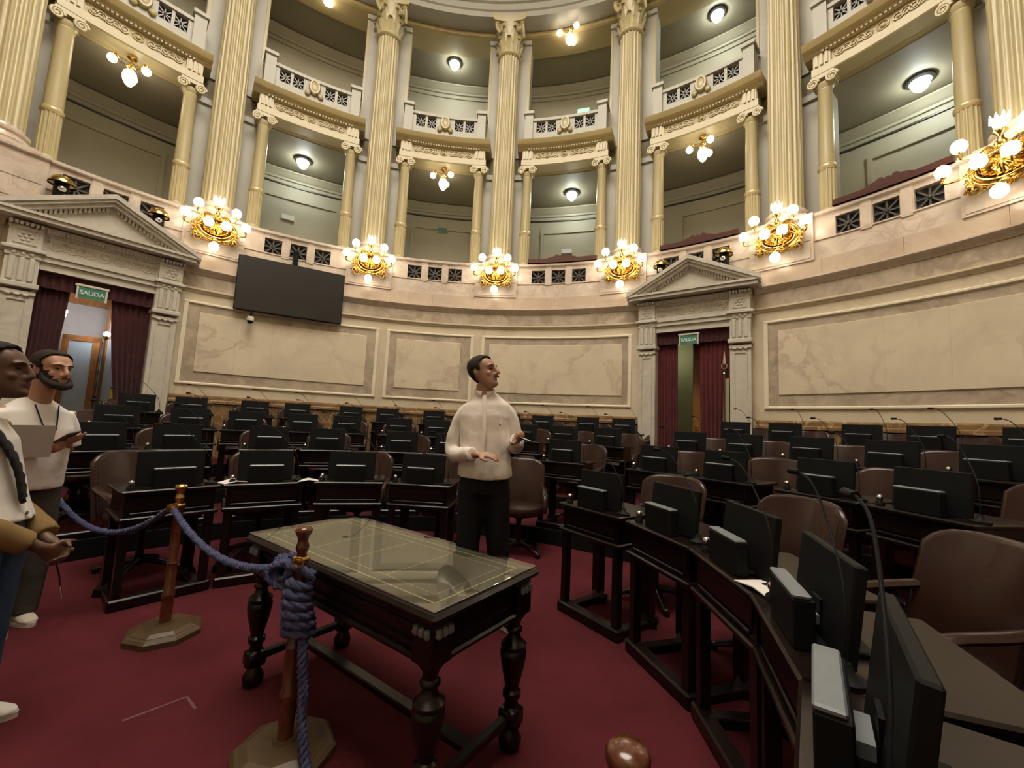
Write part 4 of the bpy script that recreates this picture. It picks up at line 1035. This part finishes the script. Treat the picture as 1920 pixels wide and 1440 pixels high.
def hairshell(name,X,keep,m,parent,grow=.004,thick=.010,n=56,rows=40):
    v=[];f=[]; zt=HS[-1][0]
    for j in range(rows+1):
        z=zt*(1-(1-j/rows)**1.6) if False else zt*j/rows; _,a,b,hw=hs_at(z); cy=(a+b)/2; ry=(b-a)/2+grow; rx=hw+grow
        for k in range(n):
            t=2*pi*k/n; ex=2.35; cx_=abs(cos(t))**(2/ex)*(1 if cos(t)>0 else -1); sy_=abs(sin(t))**(2/ex)*(1 if sin(t)>0 else -1)
            v.append((rx*cx_,cy+ry*sy_,z+(grow if j>rows-3 else 0)))
    for j in range(rows):
        for k in range(n):
            k2=(k+1)%n; q=(j*n+k,j*n+k2,(j+1)*n+k2,(j+1)*n+k); c=[sum(v[i][d] for i in q)/4 for d in range(3)]
            if keep(c[0],c[1],c[2]): f.append(q)
    if keep(0,0,zt): f.append(tuple(rows*n+k for k in range(n)))
    g=MB(); g.M=X; g.add(v,f); ob=g.build(name,m,parent,180)
    so=ob.modifiers.new('solidify','SOLIDIFY'); so.thickness=thick; so.offset=1
    sm=ob.modifiers.new('smooth','SMOOTH'); sm.factor=.5; sm.iterations=2
    return ob
def short_hair(x,y,z):      # hairline: high at the front, round the ear, down to the nape
    if z<.205 and y<-.045: return False
    if y<.0: return z>.205-(y+.045)*1.3 if y<-.025 else z>.13
    if y<.035: return z>.148
    return z>.052-(y-.035)*.1
def face_parts(parent,X,hairm,eyec=(.02,.012,.008)):
    em=plain('eye_dark',eyec,.2)
    for e in (-1,1):
        g=MB(); g.M=X; g.sphere((e*.031,-.0862,.131),.0105,10,8,1.1,.5,.5); g.build('eye',em,parent,60)
        g=MB(); g.M=X; g.tube([(e*.014,-.1025,.152),(e*.034,-.100,.1565),(e*.053,-.086,.151)],[(.003,.0035),(.003,.0035),(.0015,.002)],6); g.build('eyebrow',hairm,parent,60)
def hand(mb,W,d,n,side,curl=.35,spread=.0,thumb=.5):
    W,d,n=Vector(W),Vector(d).normalized(),Vector(n).normalized(); n=(n-d*n.dot(d)).normalized(); t=d.cross(n)*side
    mb.tube([W-d*.02,W+d*.015,W+d*.05,W+d*.088],[(.022,.018),(.028,.018),(.038,.015),(.040,.013)],10,up=n)
    for k,(of,L) in enumerate(((.030,.068),(.010,.078),(-.010,.072),(-.029,.056))):
        p=W+d*.082+t*of; dd=(d+t*spread*of*10).normalized(); P_=[p]; R_=[.0095]; a=0
        for s_,(fr,rr) in enumerate(((.45,.009),(.3,.0083),(.25,.0072))):
            a+=curl*(1+.1*k)*(.8 if s_==0 else 1); q=dd*cos(a)+n*sin(a); p=p+q*(L*fr); P_.append(p); R_.append(rr)
        mb.tube(P_,R_,7); mb.sphere(P_[-1],.0072,7,5)
    p=W+d*.028+t*.028; P_=[p-t*.01,p+(t*.75+d*.55+n*.2)*.034,p+(t*.75+d*.55+n*.2)*.034+(d*.85+t*.25+n*thumb)*.032,p+(t*.75+d*.55+n*.2)*.034+(d*.85+t*.25+n*thumb)*.056]
    mb.tube(P_,[.0125,.0115,.0095,.008],7); mb.sphere(P_[-1],.008,7,5)
def hairmat(c): return plain('hair_%02d'%int(c[0]*999),c,.6,0,.4,60,.6,260,spec=.3)
def shoe(parent,X,up_m,sole_m,name='shoe'):
    g=MB(); g.M=X
    g.tube([(0,.075,.05),(0,.05,.055),(0,0,.055),(0,-.06,.045),(0,-.12,.035),(0,-.165,.028),(0,-.185,.024)],[(.03,.035),(.036,.048),(.038,.05),(.043,.038),(.046,.028),(.036,.02),(.012,.01)],12,up=(0,0,1))
    g.tube([(0,.02,.06),(0,.03,.12)],[(.038,.045),(.038,.042)],12,up=(0,1,0))
    s=blob(name,g,up_m,parent,.008,4)
    g=MB(); g.M=X; pts=[]
    for k in range(20):
        a=2*pi*k/20; y=-.055+.135*cos(a); pts.append((.046*sin(a)*(1.0 if cos(a)<.2 else .85),y))
    n=len(pts); g.add([(x,y,.0) for x,y in pts]+[(x*1.02,y,.024) for x,y in pts],[tuple(range(n))[::-1],tuple(range(n,2*n))]+[(i,(i+1)%n,n+(i+1)%n,n+i) for i in range(n)])
    g.build('sole',sole_m,s,40)

# ---- the standing man in the white shirt
def RZ(a): return Matrix.Rotation(radians(a),4,'Z')
p=thing('person','standing man in white shirt and black trousers holding a card, looking right','person',(-.16,2.95,0))
sk=skinmat('skin_light',(.40,.225,.15)); hm=hairmat((.016,.011,.009)); wh=cloth('white_shirt',(.80,.74,.68),.35,6,.04); bk=cloth('black_trousers',(.012,.014,.018),.3)
X=Matrix.Translation((-.03,-.03,1.620))@RZ(62)@Matrix.Rotation(radians(-11),4,'X')
b=MB(); head(b,X)
b.tube([(-.025,.0,1.45),(-.03,-.0,1.55),(-.035,-.005,1.66)],[(.066,.066),(.062,.064),(.060,.066)],14,up=(0,1,0))
b.tube([(0,0,.92),(0,0,1.1),(0,0,1.3),(-.01,.01,1.44),(-.02,.01,1.5)],[(.15,.1),(.14,.095),(.165,.1),(.16,.09),(.07,.06)],16,up=(0,1,0))
for P_ in (((-.17,.01,1.46),(-.225,.03,1.17),(-.04,-.25,1.18)),((.145,.01,1.47),(.19,.02,1.22),(.205,-.23,1.285))): b.tube(P_,[.045,.036,.026],10)
hand(b,(-.045,-.245,1.18),(1,-.28,.03),(.1,.3,-1),-1,.32,.3,.2); hand(b,(.205,-.225,1.283),(.35,-1,.12),(-.7,0,.7),1,.6,0,.35)
for e,P_ in ((-1,((-.09,0,.95),(-.09,-.02,.5),(-.06,.0,.07))),(1,((.09,0,.95),(.115,.02,.5),(.15,.08,.07)))): b.tube(P_,[.075,.05,.04],12)
blob('body',b,sk,p,.0065,3); face_parts(p,X,hm)
g=MB(); g.M=X; g.tube([(-.034,-.104,.068),(-.015,-.110,.075),(0,-.112,.074),(.015,-.110,.075),(.034,-.104,.068)],[.003,.006,.005,.006,.003],7); g.build('moustache',hm,p,60)
hairshell('hair',X,short_hair,hm,p)
sleeves=[]
s=MB()
s.tube([(0,0,1.02),(0,-.005,1.06),(-.005,-.01,1.16),(-.01,-.005,1.30),(-.015,.0,1.43),(-.015,.005,1.505),(-.022,.006,1.555),(-.03,.002,1.605)],[(.194,.146),(.190,.144),(.178,.136),(.182,.132),(.190,.125),(.172,.105),(.105,.08),(.066,.064)],20,up=(0,1,0))
def sleeve(P_,R_): sl=MB(); sleeves.append(sl); sl.tube(smooth(P_,1,4),[R_[0]+(R_[1]-R_[0])*min(1,k/(len(P_)-1)/2*.5) for k in range(4*(len(P_)-1)+1)],12)
sleeve([(-.115,.01,1.475),(-.165,.015,1.45),(-.215,.03,1.34),(-.25,.045,1.20),(-.225,.0,1.15),(-.15,-.12,1.165),(-.075,-.22,1.18)],(.066,.048))
sleeve([(.085,.01,1.49),(.135,.015,1.465),(.182,.02,1.36),(.20,.03,1.24),(.205,-.02,1.22),(.207,-.12,1.25),(.205,-.205,1.28)],(.064,.046))
ftex=bpy.data.textures.new('folds','CLOUDS'); ftex.noise_scale=.17; ftex.noise_depth=2
def folds(ob,k=.018):
    d=ob.modifiers.new('folds','DISPLACE'); d.texture=ftex; d.strength=k; d.mid_level=.5; d.texture_coords='LOCAL'; return ob
sh_=folds(blob('shirt',s,wh,p,.0085,5),.014)
for sl in sleeves: folds(blob('sleeve',sl,wh,sh_,.0085,4),.02)
g=MB(); g.tube([(-.03+.066*cos(a),.066*sin(a)-.004,1.600+.020*sin(a)) for a in [radians(x) for x in range(-75,256,15)]],[(.008,.022)]*23,8,up=(0,0,1)); g.build('collar',wh,sh_,60)
g=MB(); g.tube([(-.012,-.150,1.05),(-.012,-.150,1.16),(-.012,-.148,1.3),(-.016,-.133,1.44),(-.022,-.100,1.53),(-.028,-.075,1.575)],[(.014,.004)]*6,8,up=(0,-1,0)); g.build('placket',wh,sh_,60)
g=MB(); g.box(.085,.098,-.137,-.131,1.372,1.378); g.build('emblem',cloth('emblem_dark',(.03,.04,.03)),sh_)
t=MB()
t.tube([(0,0,1.075),(0,0,1.0),(0,.005,.9)],[(.168,.118),(.175,.125),(.172,.125)],18,up=(0,1,0))
for P_ in (((-.085,0,.93),(-.095,-.01,.5),(-.07,.0,.06)),((.085,0,.93),(.118,.02,.5),(.155,.08,.06))): t.tube(smooth(P_,1,5),[.098-.038*k/10 for k in range(11)],14)
folds(blob('trousers',t,bk,p,.011,5),.02)
g=MB(); g.tube([(.172*cos(a),.122*sin(a),1.072) for a in [2*pi*k/28 for k in range(28)]],[(.006,.018)]*28,6,closed=True,up=(0,0,1)); bl=g.build('belt',bk,p,60); g=MB(); g.box(-.018,.022,-.134,-.125,1.055,1.09,.003); g.build('buckle',M['chrome'],bl)
bsh=cloth('black_shoe',(.015,.015,.016)); wsole=cloth('white_sole',(.62,.60,.55))
shoe(p,Matrix.Translation((-.055,.02,0))@RZ(-6),bsh,wsole); shoe(p,Matrix.Translation((.16,.085,0))@RZ(35),bsh,wsole)
o=thing('card','small dark card held in the left hand of the standing man','card',(.075,2.63,1.30)); g=MB(); g.M=RZ(-15)@Matrix.Rotation(radians(20),4,'Y'); g.box(-.045,.065,-.03,.03,-.004,.004,.002); g.build('case',M['black'],o); g=MB(); g.M=RZ(-15)@Matrix.Rotation(radians(20),4,'Y'); g.box(-.04,.06,-.025,.025,.0042,.0055); g.build('face',M['frost'],o)

# ---- the woman at the left edge
p=thing('person','woman with long braid, brown jacket, white shirt and blue jeans at the left edge','person',(-2.29,1.80,0),radians(118))   # local -y faces into the room
sk2=skinmat('skin_dark',(.115,.055,.036)); hm2=hairmat((.012,.010,.012)); tan_=cloth('tan_jacket',(.215,.135,.055),.25,8); ws2=cloth('white_cotton',(.74,.70,.66),.25,7,.04); jn=cloth('blue_jeans',(.045,.08,.15),.3,30,.25)
X=Matrix.Translation((0,-.035,1.392))@RZ(-4)@Matrix.Rotation(radians(-3),4,'X')
b=MB(); head(b,X,.012)
b.tube([(0,.02,1.25),(0,.0,1.34),(0,-.0,1.44)],[(.055,.055),(.05,.052),(.048,.055)],14,up=(0,1,0))
b.tube([(0,.0,.8),(0,0,1.0),(0,0,1.15),(0,.02,1.26),(0,.02,1.31)],[(.15,.1),(.12,.085),(.15,.1),(.15,.085),(.06,.05)],16,up=(0,1,0))
for e in (-1,1): b.tube([(e*.15,.02,1.27),(e*.20,.04,1.0),(e*.045,-.275,.745)],[.042,.035,.024],10); b.tube([(e*.08,-.06,.85),(e*.085,-.085,.45),(e*.085,-.055,.07)],[.075,.05,.038],12)
# hands clasped in front
hand(b,(-.05,-.27,.75),(.55,-.6,-.6),(.8,.5,.3),1,.55,0,.4); hand(b,(.05,-.275,.745),(-.55,-.6,-.65),(-.8,.5,.3),-1,.6,0,.4)
blob('body',b,sk2,p,.007,3); face_parts(p,X,hm2)
hairshell('hair',X,lambda x,y,z: short_hair(x,y-.004,z) or (y>.05 and z>.02),hm2,p,.004,.013)
g=MB()
for s_ in range(3):
    P_=smooth([(-.05,.05,1.44),(-.075,-.02,1.33),(-.075,-.13,1.2),(-.06,-.175,1.08),(-.05,-.195,.96)],1,6)
    g.tube([q+Vector((.012*cos(k*.9+s_*2.1),.0,.012*sin(k*.9+s_*2.1))) for k,q in enumerate(P_)],[.0105]*len(P_),7)
g.build('braid',hm2,p,60)
s=MB(); s.tube([(0,-.05,.845),(0,-.035,.95),(0,-.01,1.1),(0,-.005,1.2),(0,.015,1.28),(0,.02,1.315)],[(.185,.165),(.168,.145),(.168,.135),(.16,.12),(.12,.09),(.065,.06)],20,up=(0,1,0))
sh2=folds(blob('shirt',s,ws2,p,.01,5),.012)
for k in range(4):
    g=MB(); g.M=Matrix.Translation((-.03,(-.205,-.178,-.155,-.142)[k],.90+k*.085)); g.sphere((0,0,0),.009,10,6,1,.5,1); g.build('button',plain('button_brown',(.16,.11,.07),.4),sh2,60)
s=MB()
for e in (-1,1):
    s.tube(smooth([(e*.14,.025,1.285),(e*.195,.035,1.14),(e*.215,.03,1.0),(e*.19,-.04,.93),(e*.135,-.15,.845),(e*.075,-.24,.775)],1,4),[.068-.016*k/20 for k in range(21)],12)
    s.tube([(e*.10,.04,1.29),(e*.15,.02,1.2),(e*.175,.025,1.05),(e*.185,.03,.90),(e*.19,.03,.80)],[(.03,.07),(.024,.085),(.02,.09),(.02,.09),(.02,.09)],12,up=(0,1,0))
s.tube([(0,.10,.78),(0,.10,.95),(0,.10,1.12),(0,.075,1.25),(0,.055,1.315)],[(.175,.035),(.17,.035),(.17,.04),(.145,.045),(.07,.03)],16,up=(0,1,0))
folds(blob('jacket',s,tan_,p,.011,5),.02)
t=MB(); t.tube([(0,-.02,.93),(0,-.05,.86),(0,-.06,.76)],[(.145,.11),(.165,.125),(.17,.13)],18,up=(0,1,0))
for e in (-1,1): t.tube(smooth([(e*.082,-.07,.80),(e*.09,-.09,.45),(e*.09,-.06,.05)],1,5),[.098-.03*k/10 for k in range(11)],14)
folds(blob('jeans',t,jn,p,.012,5),.02)
for e in (-1,1): shoe(p,Matrix.Translation((e*.09,-.05,0))@RZ(e*-6),ws2,wsole)
o=thing('key_ring','thin key strap hanging from the hands of the woman','strap',(-2.02,1.93,.69)); g=MB(); g.tube(smooth([(0,0,.05),(.01,.0,0),(.03,.01,-.06),(.045,.01,-.12)],1,4),.003,6); g.build('strap',M['black'],o,60); g=MB(); g.tube([(.045,.01,-.12),(.055,.012,-.17)],.004,6); g.build('key',M['chrome'],o,60)

# ---- the bearded man behind her
p=thing('person','bearded man in white T-shirt and grey trousers holding up a phone','person',(-3.03,2.66,0),radians(80))
sk3=skinmat('skin_fair',(.47,.26,.18)); hm3=hairmat((.022,.014,.010)); ws3=cloth('white_tshirt',(.80,.76,.74),.25,6,.03); gp=cloth('grey_trousers',(.075,.07,.065),.3,40,.5)
X=Matrix.Translation((-.01,-.095,1.472))@RZ(2)@Matrix.Rotation(radians(2),4,'X')
b=MB(); head(b,X,.02)
b.tube([(0,.02,1.32),(0,-.03,1.42),(-.01,-.06,1.53)],[(.06,.06),(.056,.058),(.055,.06)],14,up=(0,1,0))
b.tube([(0,0,.86),(0,0,1.06),(0,0,1.22),(0,.02,1.34),(0,.02,1.39)],[(.15,.1),(.14,.1),(.165,.105),(.165,.09),(.07,.06)],16,up=(0,1,0))
# near arm raised with the phone, far arm holding papers
b.tube([(-.18,.02,1.33),(-.235,.06,1.06),(-.06,-.17,1.08)],[.048,.042,.028],10); b.tube([(.18,.02,1.33),(.22,.05,1.06),(.08,-.17,1.14)],[.048,.042,.028],10)
hand(b,(-.06,-.17,1.08),(.6,-.8,.45),(.75,.1,.6),1,.6,0,.5); hand(b,(.08,-.17,1.14),(-.25,-1,.1),(-.4,0,.9),-1,.5,0,.4)
for e in (-1,1): b.tube([(e*.09,0,.9),(e*.095,0,.48),(e*.095,.03,.07)],[.08,.052,.04],12)
blob('body',b,sk3,p,.0075,3); face_parts(p,X,hm3)
hairshell('hair',X,short_hair,hm3,p)
hairshell('stubble',X,lambda x,y,z: y<.012 and z<.092-(.03 if abs(x)<.05 and y<-.07 else 0) or (y<.022 and abs(x)>.045 and z<.155 and y>-.035) or (y<-.0 and abs(x)>.045 and z<.115),hm3,p,.002,.008)
g=MB(); g.M=X; g.tube([(-.068,-.015,.10),(-.064,-.05,.055),(-.042,-.088,.026),(0,-.104,.016),(.042,-.088,.026),(.064,-.05,.055),(.068,-.015,.10)],[.010,.02,.024,.026,.024,.02,.010],9); g.tube([(-.035,-.10,.062),(0,-.112,.076),(.035,-.10,.062)],[.006,.008,.006],7); blob('beard',g,hm3,p,.008,3)
s=MB(); s.tube([(0,0,.84),(0,0,.9),(0,-.005,1.05),(0,-.005,1.2),(0,.01,1.32),(0,.015,1.37),(0,.015,1.41)],[(.185,.14),(.188,.142),(.188,.145),(.205,.14),(.185,.115),(.12,.085),(.066,.062)],20,up=(0,1,0))
for e in (-1,1): s.tube(smooth([(e*.135,.015,1.30),(e*.185,.02,1.22),(e*.215,.03,1.09)],1,4),[.076-.004*k/8 for k in range(9)],12)
folds(blob('t_shirt',s,ws3,p,.01,5),.012)
t=MB(); t.tube([(0,0,.93),(0,0,.86)],[(.165,.12),(.175,.13)],18,up=(0,1,0))
for e in (-1,1): t.tube(smooth([(e*.085,0,.88),(e*.10,-.01,.48),(e*.10,.02,.06)],1,5),[.10-.028*k/10 for k in range(11)],14)
blob('trousers',t,gp,p,.012,5)
for e in (-1,1): shoe(p,Matrix.Translation((e*.10,.02 if e<0 else .06,0))@RZ(e*-8),cloth('beige_shoe',(.55,.49,.40)),wsole)
g=MB(); g.tube([(-.06,-.09,1.37),(-.03,-.145,1.22),(0,-.155,1.15),(.03,-.145,1.22),(.06,-.09,1.37)],.004,6); g.build('lanyard',cloth('navy',(.02,.025,.07)),p,60)
pm=p.rotation_euler.z
def loc3(v): return Matrix.Translation(p.location)@Matrix.Rotation(pm,4,'Z')@Vector(v)
o=thing('phone','dark grey phone held up in the hand of the bearded man','phone',loc3((.0,-.27,1.17)),pm); g=MB(); g.M=Matrix.Rotation(radians(-28),4,'X')@Matrix.Rotation(radians(-15),4,'Y'); g.box(-.036,.036,-.08,.08,-.005,.005,.003); g.build('case',plain('phone_grey',(.05,.05,.055),.35),o); g=MB(); g.M=Matrix.Rotation(radians(-28),4,'X')@Matrix.Rotation(radians(-15),4,'Y'); g.box(-.033,.033,-.076,.076,.0051,.006); g.build('screen',M['screen'],o)
o=thing('leaflet','grey-white sheet of paper held by the bearded man','paper',loc3((-.14,-.20,1.13)),pm); g=MB(); g.M=RZ(-20)@Matrix.Rotation(radians(12),4,'X'); g.box(-.11,.11,-.001,.001,-.08,.12); g.build('sheet',plain('grey_paper',(.52,.48,.47),.8,0,.03),o)
